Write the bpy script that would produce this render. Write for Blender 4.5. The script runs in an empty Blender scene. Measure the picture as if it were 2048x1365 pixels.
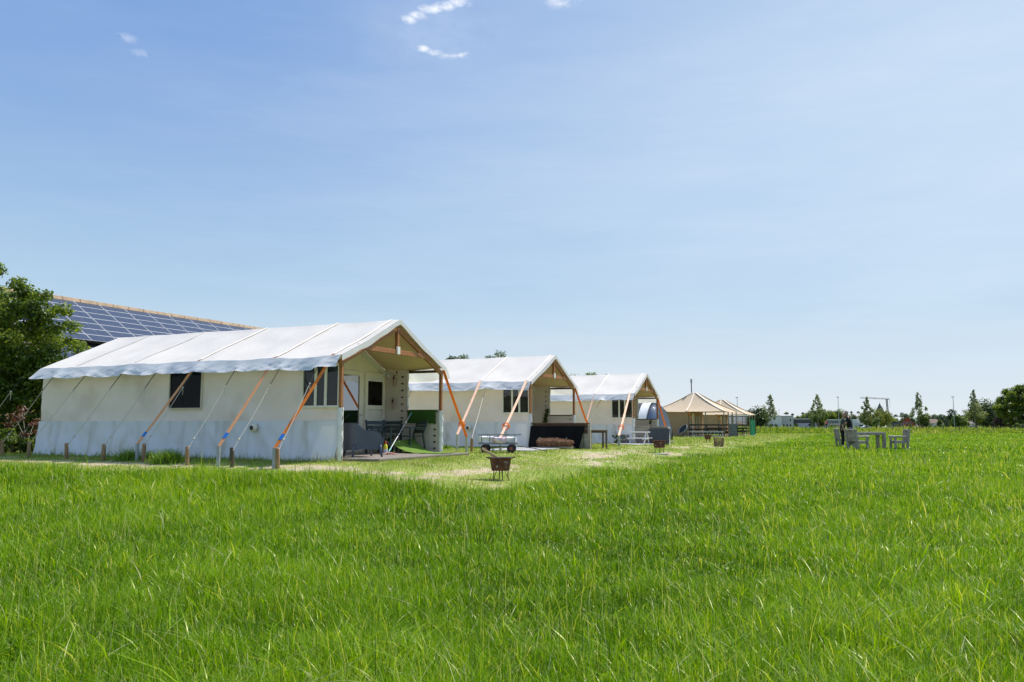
import bpy, math, random
import numpy as np
from mathutils import Vector, Matrix, noise

# ------------------------------------------------------------------ camera, sky, sun
SC = bpy.context.scene
COL = SC.collection
R = math.radians
F = 1593.0                                   # 28 mm lens, in photo pixels
CZ = 1.15                                    # eye height
PIT = math.atan((849 - 682.5) / F)
cam = bpy.data.cameras.new('camera'); cam.lens = 28.0; cam.sensor_width = 36.0
cam.clip_start = 0.05; cam.clip_end = 6000
camo = bpy.data.objects.new('camera', cam); COL.objects.link(camo)
camo.location = (0, 0, CZ); camo.rotation_euler = (math.pi / 2 + PIT, 0, 0)
SC.camera = camo
SUN_AZ, SUN_EL = 52.0, 57.0
sd = bpy.data.lights.new('sun', 'SUN'); sd.energy = 2.9; sd.angle = R(0.53); sd.color = (1.0, 0.94, 0.84)
so = bpy.data.objects.new('sun', sd); COL.objects.link(so)
svec = Vector((math.sin(R(SUN_AZ)) * math.cos(R(SUN_EL)), math.cos(R(SUN_AZ)) * math.cos(R(SUN_EL)), math.sin(R(SUN_EL))))
so.rotation_euler = svec.to_track_quat('Z', 'Y').to_euler()
so.location = (20, 20, 40)
W = bpy.data.worlds.new('World'); SC.world = W; W.use_nodes = True
wn, wl = W.node_tree.nodes, W.node_tree.links
bg = wn['Background']; bg.inputs['Strength'].default_value = 0.15
sky = wn.new('ShaderNodeTexSky'); sky.sky_type = 'NISHITA'; sky.sun_disc = False
sky.sun_elevation = R(SUN_EL); sky.sun_rotation = R(SUN_AZ)
sky.air_density = 1.0; sky.dust_density = 0.5; sky.ozone_density = 1.0; sky.altitude = 0
# thin cloud: noise on the sky direction, stretched, only where a few wisps drift
tc = wn.new('ShaderNodeTexCoord')
def wnode(t, **k):
    n = wn.new(t)
    for a, b in k.items(): setattr(n, a, b)
    return n
def wmath(op, a, b=None):
    n = wnode('ShaderNodeMath', operation=op); n.use_clamp = False
    for i, q in enumerate((a, b)):
        if q is None: continue
        if isinstance(q, (int, float)): n.inputs[i].default_value = q
        else: wl.new(q, n.inputs[i])
    return n.outputs[0]
def wispmask(direction, r0, r1, scale, lo, hi, amount):
    d = Vector(direction).normalized()
    mp = wnode('ShaderNodeMapping'); mp.inputs['Scale'].default_value = scale
    wl.new(tc.outputs['Generated'], mp.inputs['Vector'])
    nz = wnode('ShaderNodeTexNoise'); nz.inputs['Scale'].default_value = 1.0; nz.inputs['Detail'].default_value = 9
    nz.inputs['Roughness'].default_value = 0.62
    wl.new(mp.outputs[0], nz.inputs['Vector'])
    mr = wnode('ShaderNodeMapRange'); mr.inputs[1].default_value = lo; mr.inputs[2].default_value = hi
    wl.new(nz.outputs['Fac'], mr.inputs[0])
    df = wnode('ShaderNodeVectorMath', operation='SUBTRACT'); wl.new(tc.outputs['Generated'], df.inputs[0]); df.inputs[1].default_value = d
    sc = wnode('ShaderNodeVectorMath', operation='MULTIPLY'); wl.new(df.outputs[0], sc.inputs[0]); sc.inputs[1].default_value = (1.0, 1.0, 2.6)
    ln = wnode('ShaderNodeVectorMath', operation='LENGTH'); wl.new(sc.outputs[0], ln.inputs[0])
    fr = wnode('ShaderNodeMapRange', interpolation_type='SMOOTHSTEP'); fr.inputs[1].default_value = r1; fr.inputs[2].default_value = r0
    wl.new(ln.outputs['Value'], fr.inputs[0])
    return wmath('MULTIPLY', wmath('MULTIPLY', mr.outputs[0], fr.outputs[0]), amount)
def pray(px, py):
    a = (px - 1024) / F; b = (682.5 - py) / F
    c, s = math.cos(PIT), math.sin(PIT)
    return np.array([a, c - b * s, s + b * c])
masks = [wispmask(pray(815, 40), 0.002, 0.017, (48, 48, 75), 0.34, 0.66, .95), wispmask(pray(838, 32), 0.002, 0.017, (48, 48, 75), 0.34, 0.66, .95),
         wispmask(pray(862, 18), 0.003, 0.021, (48, 48, 75), 0.34, 0.64, 1.0), wispmask(pray(890, 13), 0.003, 0.020, (48, 48, 75), 0.34, 0.64, 1.0),
         wispmask(pray(920, 6), 0.003, 0.020, (48, 48, 75), 0.36, 0.64, .9), wispmask(pray(845, 98), 0.002, 0.015, (52, 52, 80), 0.37, 0.66, 0.8),
         wispmask(pray(870, 104), 0.002, 0.016, (52, 52, 80), 0.37, 0.66, 0.8), wispmask(pray(896, 110), 0.003, 0.018, (52, 52, 80), 0.35, 0.64, 0.9),
         wispmask(pray(926, 110), 0.002, 0.015, (52, 52, 80), 0.37, 0.66, 0.8),
         wispmask(pray(1125, 0), 0.004, 0.030, (44, 44, 75), 0.38, 0.68, 0.85), wispmask(pray(880, 70), 0.02, 0.16, (7, 7, 14), 0.38, 0.80, 0.26),
         wispmask(pray(252, 76), 0.002, 0.017, (52, 52, 80), 0.40, 0.74, 0.40), wispmask(pray(285, 108), 0.002, 0.017, (52, 52, 80), 0.40, 0.74, 0.40),
         wispmask(pray(1800, 160), 0.35, 1.5, (2.5, 5.0, 16.0), 0.42, 0.75, 0.13), wispmask(pray(1500, 560), 0.25, 1.3, (2.5, 4.0, 22.0), 0.44, 0.75, 0.12)]
m = masks[0]
for q in masks[1:]: m = wmath('MAXIMUM', m, q)
# milky summer air: whiter towards the horizon and towards the sun's side, clear sky overhead
sxyz = wnode('ShaderNodeSeparateXYZ'); wl.new(tc.outputs['Generated'], sxyz.inputs[0])
ramp = wnode('ShaderNodeValToRGB'); re_ = ramp.color_ramp.elements
SKY = [(0.0, (2.749, 2.913, 2.991)), (0.07, (2.265, 2.654, 2.957)), (0.14, (1.669, 2.282, 2.879)), (0.22, (1.271, 1.919, 2.758)), (0.32, (0.986, 1.582, 2.62)), (0.43, (0.744, 1.314, 2.49)), (0.6, (0.666, 1.21, 2.377))]
while len(re_) < len(SKY): re_.new(.5)
for i_, (p_, c_) in enumerate(SKY): re_[i_].position = p_; re_[i_].color = (*[q / 5.0 for q in c_], 1)
wl.new(sxyz.outputs[2], ramp.inputs[0])
rs_ = wnode('ShaderNodeVectorMath', operation='SCALE'); rs_.inputs['Scale'].default_value = 5.0; wl.new(ramp.outputs[0], rs_.inputs[0])
up_ = wnode('ShaderNodeMapRange', interpolation_type='SMOOTHSTEP'); up_.inputs[1].default_value = .46; up_.inputs[2].default_value = .75
wl.new(sxyz.outputs[2], up_.inputs[0])
base = wnode('ShaderNodeMix', data_type='RGBA'); wl.new(up_.outputs[0], base.inputs[0])
wl.new(rs_.outputs[0], base.inputs[6]); wl.new(sky.outputs[0], base.inputs[7])
sunside = wispmask(pray(2500, 60), 0.10, 1.19, (.3, .3, .3), -1.0, 0.0, 0.85)
veil2 = wnode('ShaderNodeMix', data_type='RGBA'); wl.new(sunside, veil2.inputs[0])
wl.new(base.outputs[2], veil2.inputs[6]); veil2.inputs[7].default_value = (2.208, 2.724, 3.285, 1)
cmix = wnode('ShaderNodeMix', data_type='RGBA'); wl.new(m, cmix.inputs[0])
wl.new(veil2.outputs[2], cmix.inputs[6]); cmix.inputs[7].default_value = (3.718, 3.804, 3.934, 1)
wl.new(cmix.outputs[2], bg.inputs[0])
SC.view_settings.view_transform = 'Standard'; SC.view_settings.look = 'None'
SC.view_settings.exposure = 0.95; SC.view_settings.gamma = 1.0
try:
    SC.cycles.max_bounces = 8; SC.cycles.transparent_max_bounces = 16; SC.cycles.caustics_reflective = False
    SC.cycles.caustics_refractive = False; SC.cycles.sample_clamp_indirect = 6.0
except Exception: pass

rng = random.Random(7)
nrg = np.random.default_rng(11)

# ------------------------------------------------------------------ site frame: the tents stand in one row
TA = R(-24.5)
EX = np.array([math.cos(TA), math.sin(TA)])       # out of the tents' open gables
EY = np.array([-math.sin(TA), math.cos(TA)])      # along the row, away from the camera
O1 = np.array([-3.82, 17.80])
def loc_of(x, y):
    return (x - O1[0]) * EX[0] + (y - O1[1]) * EX[1], (x - O1[0]) * EY[0] + (y - O1[1]) * EY[1]
def ground_z(x, y):
    lx, ly = loc_of(x, y)
    d = np.hypot(np.maximum(lx - 1.3, 0), np.maximum(-0.5 - ly, 0))
    t = np.clip(d / 4.4, 0, 1)
    p = np.interp(ly, [-5, 15, 22, 50, 90], [.33, .33, .24, .12, .04])
    z = p * (1 - (0.5 * t + 0.5 * t * t * (3 - 2 * t)))
    z = z + np.interp(y, [95, 112, 195, 240], [0, -.15, -.2, -.8])
    return z + 0.02 * np.sin(x * 0.9 + 1.3 * np.sin(y * .37)) * np.cos(y * 0.7) * np.interp(d, [0, 2], [0, 1])
def gz(x, y): return float(ground_z(np.float64(x), np.float64(y)))
def P(px, py, lift=0.0):
    """where the sight line through a photo pixel meets the ground"""
    r = pray(px, py); t = 3.0
    prev = t
    while t < 400:
        q = r * t
        if CZ + q[2] <= gz(q[0], q[1]) + lift: break
        prev = t; t *= 1.01
    for _ in range(30):
        mid = (prev + t) / 2; q = r * mid
        if CZ + q[2] <= gz(q[0], q[1]) + lift: t = mid
        else: prev = mid
    q = r * t
    return Vector((q[0], q[1], CZ + q[2]))
def D(px, py, dist):
    r = pray(px, py); q = r * (dist / r[1]); return Vector((q[0], q[1], CZ + q[2]))

# ------------------------------------------------------------------ mesh helpers
def sm(a): return a * a * (3 - 2 * a)
class MB:
    def __init__(s): s.v = []; s.f = []; s.m = []; s.cur = 0
    def add(s, vs, fs):
        n = len(s.v); s.v += [tuple(map(float, q)) for q in vs]
        for f in fs: s.f.append([n + i for i in f]); s.m.append(s.cur)
        return s
    def quad(s, a, b, c, d): return s.add([a, b, c, d], [(0, 1, 2, 3)])
    def box(s, c, size, rot=None, taper=1.0):
        x, y, z = [q / 2 for q in size]; t = taper
        vs = [(-x, -y, -z), (x, -y, -z), (x, y, -z), (-x, y, -z), (-x * t, -y * t, z), (x * t, -y * t, z), (x * t, y * t, z), (-x * t, y * t, z)]
        vs = [Vector(q) for q in vs]
        if rot is not None: vs = [rot @ q for q in vs]
        c = Vector(c)
        return s.add([q + c for q in vs], [(3, 2, 1, 0), (4, 5, 6, 7), (0, 1, 5, 4), (1, 2, 6, 5), (2, 3, 7, 6), (3, 0, 4, 7)])
    def span(s, a, b):
        return s.box([(a[i] + b[i]) / 2 for i in range(3)], [abs(a[i] - b[i]) for i in range(3)])
    def bar(s, p0, p1, w, h, up=(0, 0, 1)):
        p0, p1 = Vector(p0), Vector(p1); d = (p1 - p0).normalized(); up = Vector(up)
        if abs(d.dot(up)) > 0.98: up = Vector((1, 0, 0))
        sx = d.cross(up).normalized(); sz = sx.cross(d)
        vs = []
        for p in (p0, p1):
            for a, b in ((-1, -1), (1, -1), (1, 1), (-1, 1)): vs.append(p + sx * (a * w / 2) + sz * (b * h / 2))
        return s.add(vs, [(0, 1, 2, 3), (7, 6, 5, 4), (0, 4, 5, 1), (1, 5, 6, 2), (2, 6, 7, 3), (3, 7, 4, 0)])
    def tube(s, pts, r, n=8, caps=True):
        pts = [Vector(p) for p in pts]; k = len(pts); rs = r if isinstance(r, (list, tuple)) else [r] * k
        vs = []
        for i, p in enumerate(pts):
            d = (pts[min(i + 1, k - 1)] - pts[max(i - 1, 0)]).normalized()
            a = d.cross(Vector((0.13, 0.31, 0.95)) if abs(d.z) < 0.9 else Vector((1, 0.2, 0))).normalized(); b = d.cross(a)
            for j in range(n):
                t = 2 * math.pi * j / n; vs.append(p + (a * math.cos(t) + b * math.sin(t)) * rs[i])
        fs = []
        for i in range(k - 1):
            for j in range(n):
                fs.append((i * n + j, i * n + (j + 1) % n, (i + 1) * n + (j + 1) % n, (i + 1) * n + j))
        if caps: fs += [tuple(range(n - 1, -1, -1)), tuple(range((k - 1) * n, k * n))]
        return s.add(vs, fs)
    def lathe(s, prof, n=20, c=(0, 0, 0), rot=None):
        vs = []; fs = []; k = len(prof); c = Vector(c)
        for r, z in prof:
            for j in range(n):
                t = 2 * math.pi * j / n; q = Vector((r * math.cos(t), r * math.sin(t), z))
                vs.append((rot @ q if rot is not None else q) + c)
        for i in range(k - 1):
            for j in range(n): fs.append((i * n + j, i * n + (j + 1) % n, (i + 1) * n + (j + 1) % n, (i + 1) * n + j))
        return s.add(vs, fs)
    def grid(s, fn, nu, nv):
        vs = [fn(i / nu, j / nv) for j in range(nv + 1) for i in range(nu + 1)]
        fs = [(j * (nu + 1) + i, j * (nu + 1) + i + 1, (j + 1) * (nu + 1) + i + 1, (j + 1) * (nu + 1) + i) for j in range(nv) for i in range(nu)]
        return s.add(vs, fs)
    def prism(s, poly, a, b):
        """poly of (y,z) pushed from x=a to x=b"""
        n = len(poly); vs = [(a, y, z) for y, z in poly] + [(b, y, z) for y, z in poly]
        return s.add(vs, [tuple(range(n - 1, -1, -1)), tuple(range(n, 2 * n))] + [(i, (i + 1) % n, n + (i + 1) % n, n + i) for i in range(n)])
    def ribbon(s, pts, w, side, th=0.004):
        side = Vector(side).normalized() * (w / 2); pts = [Vector(p) for p in pts]
        for i in range(len(pts) - 1):
            d = (pts[i + 1] - pts[i]).normalized(); nn = d.cross(side).normalized() * th / 2
            a, b = pts[i], pts[i + 1]
            vs = [a - side - nn, a + side - nn, a + side + nn, a - side + nn, b - side - nn, b + side - nn, b + side + nn, b - side + nn]
            s.add(vs, [(0, 1, 2, 3), (7, 6, 5, 4), (0, 4, 5, 1), (1, 5, 6, 2), (2, 6, 7, 3), (3, 7, 4, 0)])
        return s
    def build(s, name, mats, parent=None, smooth=False, bevel=0.0):
        me = bpy.data.meshes.new(name); me.from_pydata(s.v, [], s.f)
        if not isinstance(mats, (list, tuple)): mats = [mats]
        for q in mats: me.materials.append(q)
        me.polygons.foreach_set('material_index', s.m)
        if smooth: me.polygons.foreach_set('use_smooth', [True] * len(s.f))
        me.update()
        o = bpy.data.objects.new(name, me); COL.objects.link(o)
        if parent is not None: o.parent = parent
        if bevel:
            b = o.modifiers.new('bevel', 'BEVEL'); b.width = bevel; b.segments = 2; b.limit_method = 'ANGLE'
        return o
def tag(o, label, cat, group=None):
    o['label'] = label; o['category'] = cat
    if group: o['group'] = group
    return o
def thing(name, label, cat, loc=(0, 0, 0), rz=0.0, group=None):
    o = bpy.data.objects.new(name, None); COL.objects.link(o); o.empty_display_size = 0.2
    o.location = loc; o.rotation_euler = (0, 0, rz)
    return tag(o, label, cat, group)
def dup(root, loc, rz, label, group=None):
    r = root.copy(); COL.objects.link(r); r.location = loc; r.rotation_euler = (0, 0, rz)
    r['label'] = label
    if group: r['group'] = group
    for ch in root.children:
        c = ch.copy(); COL.objects.link(c); c.parent = r
        for g in ch.children:
            d = g.copy(); COL.objects.link(d); d.parent = c
    return r
def struct(o, kind='structure'):
    o['kind'] = kind; return o
def applied(o):
    """bake the modifiers of an object into its mesh"""
    bpy.context.view_layer.update()
    dg = bpy.context.evaluated_depsgraph_get()
    me = bpy.data.meshes.new_from_object(o.evaluated_get(dg)); o.modifiers.clear(); o.data = me; return o
def text_mesh(name, body, size, mat, parent, M4, bold=0.0, ext=0.01):
    cu = bpy.data.curves.new(name, 'FONT'); cu.body = body; cu.size = size; cu.extrude = ext; cu.offset = bold
    cu.align_x = 'CENTER'; cu.align_y = 'CENTER'
    t = bpy.data.objects.new(name, cu); COL.objects.link(t); bpy.context.view_layer.update()
    me = bpy.data.meshes.new_from_object(t.evaluated_get(bpy.context.evaluated_depsgraph_get()))
    bpy.data.objects.remove(t); me.transform(M4); me.materials.clear(); me.materials.append(mat)
    o = bpy.data.objects.new(name, me); COL.objects.link(o); o.parent = parent; return o

# ------------------------------------------------------------------ materials
def mat(name, c, c2=None, scale=4.0, rough=0.65, bump=0.0, bscale=30.0, metal=0.0, spec=0.4, trans=0.0, stretch=(1, 1, 1), lo=0.35, hi=0.65, tcol=None, c3=None, s3=1.0, a3=0.5):
    m = bpy.data.materials.new(name); m.use_nodes = True
    n, l = m.node_tree.nodes, m.node_tree.links; b = n['Principled BSDF']
    b.inputs['Roughness'].default_value = rough; b.inputs['Metallic'].default_value = metal
    b.inputs['Specular IOR Level'].default_value = spec
    tcn = n.new('ShaderNodeTexCoord'); mp = n.new('ShaderNodeMapping'); mp.inputs['Scale'].default_value = stretch
    l.new(tcn.outputs['Object'], mp.inputs['Vector'])
    colour = None
    if c2 is not None:
        nz = n.new('ShaderNodeTexNoise'); nz.inputs['Scale'].default_value = scale; nz.inputs['Detail'].default_value = 8
        l.new(mp.outputs[0], nz.inputs['Vector'])
        mr = n.new('ShaderNodeMapRange'); mr.inputs[1].default_value = lo; mr.inputs[2].default_value = hi
        l.new(nz.outputs['Fac'], mr.inputs[0])
        mx = n.new('ShaderNodeMix'); mx.data_type = 'RGBA'; l.new(mr.outputs[0], mx.inputs[0])
        mx.inputs[6].default_value = (*c, 1); mx.inputs[7].default_value = (*c2, 1); colour = mx.outputs[2]
        if c3 is not None:
            n3 = n.new('ShaderNodeTexNoise'); n3.inputs['Scale'].default_value = s3; n3.inputs['Detail'].default_value = 5
            l.new(mp.outputs[0], n3.inputs['Vector'])
            r3 = n.new('ShaderNodeMapRange'); r3.inputs[1].default_value = .52; r3.inputs[2].default_value = .72; r3.inputs[4].default_value = a3
            l.new(n3.outputs['Fac'], r3.inputs[0])
            m3 = n.new('ShaderNodeMix'); m3.data_type = 'RGBA'; l.new(r3.outputs[0], m3.inputs[0])
            l.new(colour, m3.inputs[6]); m3.inputs[7].default_value = (*c3, 1); colour = m3.outputs[2]
        l.new(colour, b.inputs['Base Color'])
    else: b.inputs['Base Color'].default_value = (*c, 1)
    if bump:
        nb = n.new('ShaderNodeTexNoise'); nb.inputs['Scale'].default_value = bscale; nb.inputs['Detail'].default_value = 6
        l.new(mp.outputs[0], nb.inputs['Vector'])
        bp = n.new('ShaderNodeBump'); bp.inputs['Strength'].default_value = bump; bp.inputs['Distance'].default_value = 0.02
        l.new(nb.outputs['Fac'], bp.inputs['Height']); l.new(bp.outputs[0], b.inputs['Normal'])
    if trans:
        t = n.new('ShaderNodeBsdfTranslucent')
        if tcol: t.inputs[0].default_value = (*tcol, 1)
        elif colour is not None: l.new(colour, t.inputs[0])
        else: t.inputs[0].default_value = (*c, 1)
        ms = n.new('ShaderNodeMixShader'); ms.inputs[0].default_value = trans
        l.new(b.outputs[0], ms.inputs[1]); l.new(t.outputs[0], ms.inputs[2])
        l.new(ms.outputs[0], n['Material Output'].inputs['Surface'])
    return m
def leafmat(name, stops, trans=0.4, rough=0.45, spec=0.5, tboost=(1.25, 1.15, 0.6)):
    """foliage: the colour of each leaf or blade comes from its own 'tone'"""
    m = bpy.data.materials.new(name); m.use_nodes = True
    n, l = m.node_tree.nodes, m.node_tree.links; b = n['Principled BSDF']
    b.inputs['Roughness'].default_value = rough; b.inputs['Specular IOR Level'].default_value = spec
    at = n.new('ShaderNodeAttribute'); at.attribute_name = 'tone'
    cr = n.new('ShaderNodeValToRGB'); e = cr.color_ramp.elements
    while len(e) < len(stops): e.new(0.5)
    for i, (p, c) in enumerate(stops): e[i].position = p; e[i].color = (*c, 1)
    l.new(at.outputs['Fac'], cr.inputs[0]); l.new(cr.outputs[0], b.inputs['Base Color'])
    t = n.new('ShaderNodeBsdfTranslucent')
    mu = n.new('ShaderNodeMix'); mu.data_type = 'RGBA'; mu.blend_type = 'MULTIPLY'; mu.inputs[0].default_value = 1.0
    l.new(cr.outputs[0], mu.inputs[6]); mu.inputs[7].default_value = (*tboost, 1); l.new(mu.outputs[2], t.inputs[0])
    ms = n.new('ShaderNodeMixShader'); ms.inputs[0].default_value = trans
    l.new(b.outputs[0], ms.inputs[1]); l.new(t.outputs[0], ms.inputs[2]); l.new(ms.outputs[0], n['Material Output'].inputs['Surface'])
    return m
def glassmat(name, tint=(0.5, 0.55, 0.55), refl=0.25, clear=0.5):
    m = bpy.data.materials.new(name); m.use_nodes = True
    n, l = m.node_tree.nodes, m.node_tree.links; n.remove(n['Principled BSDF'])
    tr = n.new('ShaderNodeBsdfTransparent'); tr.inputs[0].default_value = (*tint, 1)
    df = n.new('ShaderNodeBsdfDiffuse'); df.inputs[0].default_value = (0.005, 0.005, 0.005, 1)
    a = n.new('ShaderNodeMixShader'); a.inputs[0].default_value = 1 - clear
    l.new(tr.outputs[0], a.inputs[1]); l.new(df.outputs[0], a.inputs[2])
    g = n.new('ShaderNodeBsdfGlossy'); g.inputs['Roughness'].default_value = 0.02; g.inputs[0].default_value = (.9, .95, 1, 1)
    b = n.new('ShaderNodeMixShader'); b.inputs[0].default_value = refl
    l.new(a.outputs[0], b.inputs[1]); l.new(g.outputs[0], b.inputs[2]); l.new(b.outputs[0], n['Material Output'].inputs['Surface'])
    return m
roofM = mat('roof canvas', (.71, .675, .615), (.65, .615, .56), 1.2, .8, .3, 14, spec=.2, trans=.10, tcol=(.6, .52, .40), c3=(.68, .65, .60), s3=.7, a3=.35)
wallM = mat('wall canvas', (.95, .79, .69), (.91, .745, .645), 1.6, .85, .2, 45, spec=.15, c3=(.60, .47, .36), s3=.9, a3=.5)
tarpM = mat('white tarpaulin', (.82, .80, .80), (.78, .765, .765), 2.0, .5, .15, 25, spec=.4, trans=.08, stretch=(2.2, 1, .55), c3=(.50, .43, .34), s3=1.3, a3=.6)
pvcM = mat('valance tarpaulin', (.85, .85, .85), (.79, .79, .79), 2.5, .42, .12, 25, spec=.45, trans=.28)
inM = mat('inner canvas', (.72, .65, .54), (.66, .59, .48), 1.5, .85, .1, 40, spec=.15)
liningM = mat('tan ceiling canvas', (.74, .56, .37), (.68, .51, .33), 2, .9, .1, 40, spec=.1)
creamM = mat('cream boards', (.86, .79, .64), (.80, .73, .59), 3, .55, .05, 40)
whiteM = mat('white paint', (.78, .77, .74), (.70, .69, .66), 5, .5, .05, 30)
woodM = mat('brown wood', (.40, .17, .055), (.26, .10, .035), 7, .55, .25, 50, stretch=(3, 3, 1))
darkwoodM = mat('dark beam wood', (.13, .065, .035), (.09, .045, .025), 7, .6, .2, 50)
greywoodM = mat('weathered wood', (.40, .35, .28), (.27, .23, .18), 9, .8, .35, 45, stretch=(1, 1, 1), c3=(.48, .44, .38), s3=4, a3=.6)
deckM = mat('deck boards', (.30, .26, .22), (.22, .19, .165), 5, .75, .3, 40, stretch=(1, 8, 1))
stakeM = mat('stake wood', (.36, .22, .11), (.20, .125, .07), 12, .8, .4, 30, stretch=(1, 1, .25))
darkstakeM = mat('dark stake wood', (.11, .075, .055), (.06, .045, .035), 12, .8, .4, 30)
steelM = mat('galvanised steel', (.42, .44, .46), (.33, .35, .37), 12, .5, .05, 40, metal=.35)
strapM = mat('orange webbing', (.90, .26, .02), (.84, .22, .018), 8, .7, .1, 90, trans=.2)
palestrapM = mat('sun bleached webbing', (.86, .79, .70), (.82, .73, .62), 4, .75, .1, 90)
peachM = mat('faded orange webbing', (.90, .44, .20), (.84, .38, .15), 5, .7, .1, 90, trans=.2)
pinkstrapM = mat('bleached orange webbing', (.93, .62, .43), (.90, .55, .35), 5, .7, .1, 90, trans=.15)
blueM = mat('blue tape', (.02, .17, .55), rough=.4)
ropeM = mat('guy rope', (.66, .59, .48), (.54, .47, .38), 60, .85, .2, 200)
bungeeM = mat('black bungee', (.03, .03, .032), rough=.6)
glassM = glassmat('window glass', refl=.04, clear=.25)
doorglassM = glassmat('door glass', refl=.32, clear=.2)
darkglassM = glassmat('dark window', refl=.012, clear=.0)
eyeletM = mat('dark eyelets', (.04, .035, .03), rough=.5)
rustM = mat('rusty steel', (.085, .032, .02), (.16, .062, .03), 9, .85, .3, 40, c3=(.05, .025, .018), s3=3, a3=.7)
blackM = mat('black paint', (.018, .018, .02), rough=.5)
rubberM = mat('black rubber', (.02, .02, .021), rough=.8)

# ------------------------------------------------------------------ ground: one sheet to the horizon
def build_ground():
    na = 420
    rad = np.concatenate([[0.0], np.geomspace(0.6, 3500, 230)])
    th = np.linspace(0, 2 * np.pi, na, endpoint=False)
    X = (rad[1:, None] * np.cos(th)).ravel(); Y = (rad[1:, None] * np.sin(th)).ravel()
    X = np.concatenate([[0], X]); Y = np.concatenate([[0], Y]); Z = ground_z(X, Y)
    co = np.stack([X, Y, Z], 1)
    fs = [(0, 1 + j, 1 + (j + 1) % na) for j in range(na)]
    nr = len(rad) - 1
    for i in range(nr - 1):
        a = 1 + i * na; b = a + na
        fs += [(a + j, b + j, b + (j + 1) % na, a + (j + 1) % na) for j in range(na)]
    me = bpy.data.meshes.new('ground'); me.from_pydata(co.tolist(), [], fs)
    me.polygons.foreach_set('use_smooth', [True] * len(fs))
    for nm, val in (('mown', mown_amount(X, Y)), ('bare', bare_amount(X, Y)), ('dry', np.interp(np.hypot(X, Y), [95, 110, 200, 240], [0, .55, .7, .9]))):
        a = me.attributes.new(nm, 'FLOAT', 'POINT'); a.data.foreach_set('value', np.asarray(val, np.float32))
    m = bpy.data.materials.new('ground soil and turf'); m.use_nodes = True
    n, l = m.node_tree.nodes, m.node_tree.links; b = n['Principled BSDF']; b.inputs['Roughness'].default_value = .95
    b.inputs['Specular IOR Level'].default_value = .1
    tcn = n.new('ShaderNodeTexCoord')
    def nz(scale, detail=7, rot=None, st=(1, 1, 1)):
        mp = n.new('ShaderNodeMapping'); mp.inputs['Scale'].default_value = st
        if rot: mp.inputs['Rotation'].default_value = (0, 0, rot)
        l.new(tcn.outputs['Object'], mp.inputs[0])
        q = n.new('ShaderNodeTexNoise'); q.inputs['Scale'].default_value = scale; q.inputs['Detail'].default_value = detail
        l.new(mp.outputs[0], q.inputs['Vector']); return q.outputs['Fac']
    def mr(s, a, c, lo=0, hi=1):
        q = n.new('ShaderNodeMapRange'); q.inputs[1].default_value = a; q.inputs[2].default_value = c; q.inputs[3].default_value = lo; q.inputs[4].default_value = hi
        l.new(s, q.inputs[0]); return q.outputs[0]
    def mix(f, a, c):
        q = n.new('ShaderNodeMix'); q.data_type = 'RGBA'; l.new(f, q.inputs[0])
        for i, s in ((6, a), (7, c)):
            if isinstance(s, tuple): q.inputs[i].default_value = (*s, 1)
            else: l.new(s, q.inputs[i])
        return q.outputs[2]
    def attr(nm):
        q = n.new('ShaderNodeAttribute'); q.attribute_name = nm; return q.outputs['Fac']
    field = mix(mr(nz(.35), .35, .65), (.055, .105, .018), (.085, .14, .028))
    field = mix(mr(nz(14), .45, .7), field, (.12, .16, .045))
    lawn = mix(mr(nz(1.1), .40, .62), (.15, .25, .025), (.23, .29, .05))
    stripes = nz(1.6, 5, -TA, (1.0, .05, 1))
    lawn = mix(mr(stripes, .46, .62, 0, .7), lawn, (.32, .34, .11))
    lawn = mix(mr(nz(45), .48, .72, 0, .4), lawn, (.36, .33, .15))
    lawn = mix(mr(nz(.7), .55, .68, 0, .7), lawn, (.40, .33, .20))
    col = mix(attr('mown'), field, lawn)
    bare = mix(mr(nz(9), .35, .7), (.50, .41, .285), (.36, .295, .20))
    add = n.new('ShaderNodeMath'); add.operation = 'ADD'; l.new(attr('bare'), add.inputs[0]); l.new(mr(nz(2.2), .3, .7, -.45, .45), add.inputs[1])
    col = mix(mr(add.outputs[0], .35, .6), col, bare)
    dry = mix(mr(nz(.12), .4, .6), (.15, .20, .035), (.23, .25, .07))
    col = mix(attr('dry'), col, dry)
    l.new(col, b.inputs['Base Color'])
    bp = n.new('ShaderNodeBump'); bp.inputs['Strength'].default_value = .6; bp.inputs['Distance'].default_value = .03
    l.new(nz(30), bp.inputs['Height']); l.new(bp.outputs[0], b.inputs['Normal'])
    me.materials.append(m)
    o = bpy.data.objects.new('ground', me); COL.objects.link(o); struct(o)
PITX = loc_of(*P(1001, 961)[:2])[0]
def edge_noise(lx, ly): return .35 * np.sin(ly * 0.55 + .6) + .22 * np.sin(ly * 1.7 + lx * .4) + .15 * np.sin(lx * 1.9)
def tall_amount(x, y):
    lx, ly = loc_of(x, y)
    a = (lx - np.interp(ly, [-3, .5, 5, 9], [PITX + .35, PITX + .75, 4.8, 4.9]) + edge_noise(lx, ly) * np.interp(ly, [0, 4], [.25, 1])) / .7; b = (-2.55 - ly + .6 * edge_noise(ly, lx)) / .6
    return np.clip(np.maximum(a, b), 0, 1) * np.where((lx < -11.5) & (ly > -2.6), 0, 1)
def mown_amount(x, y): return 1 - tall_amount(x, y)
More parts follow.
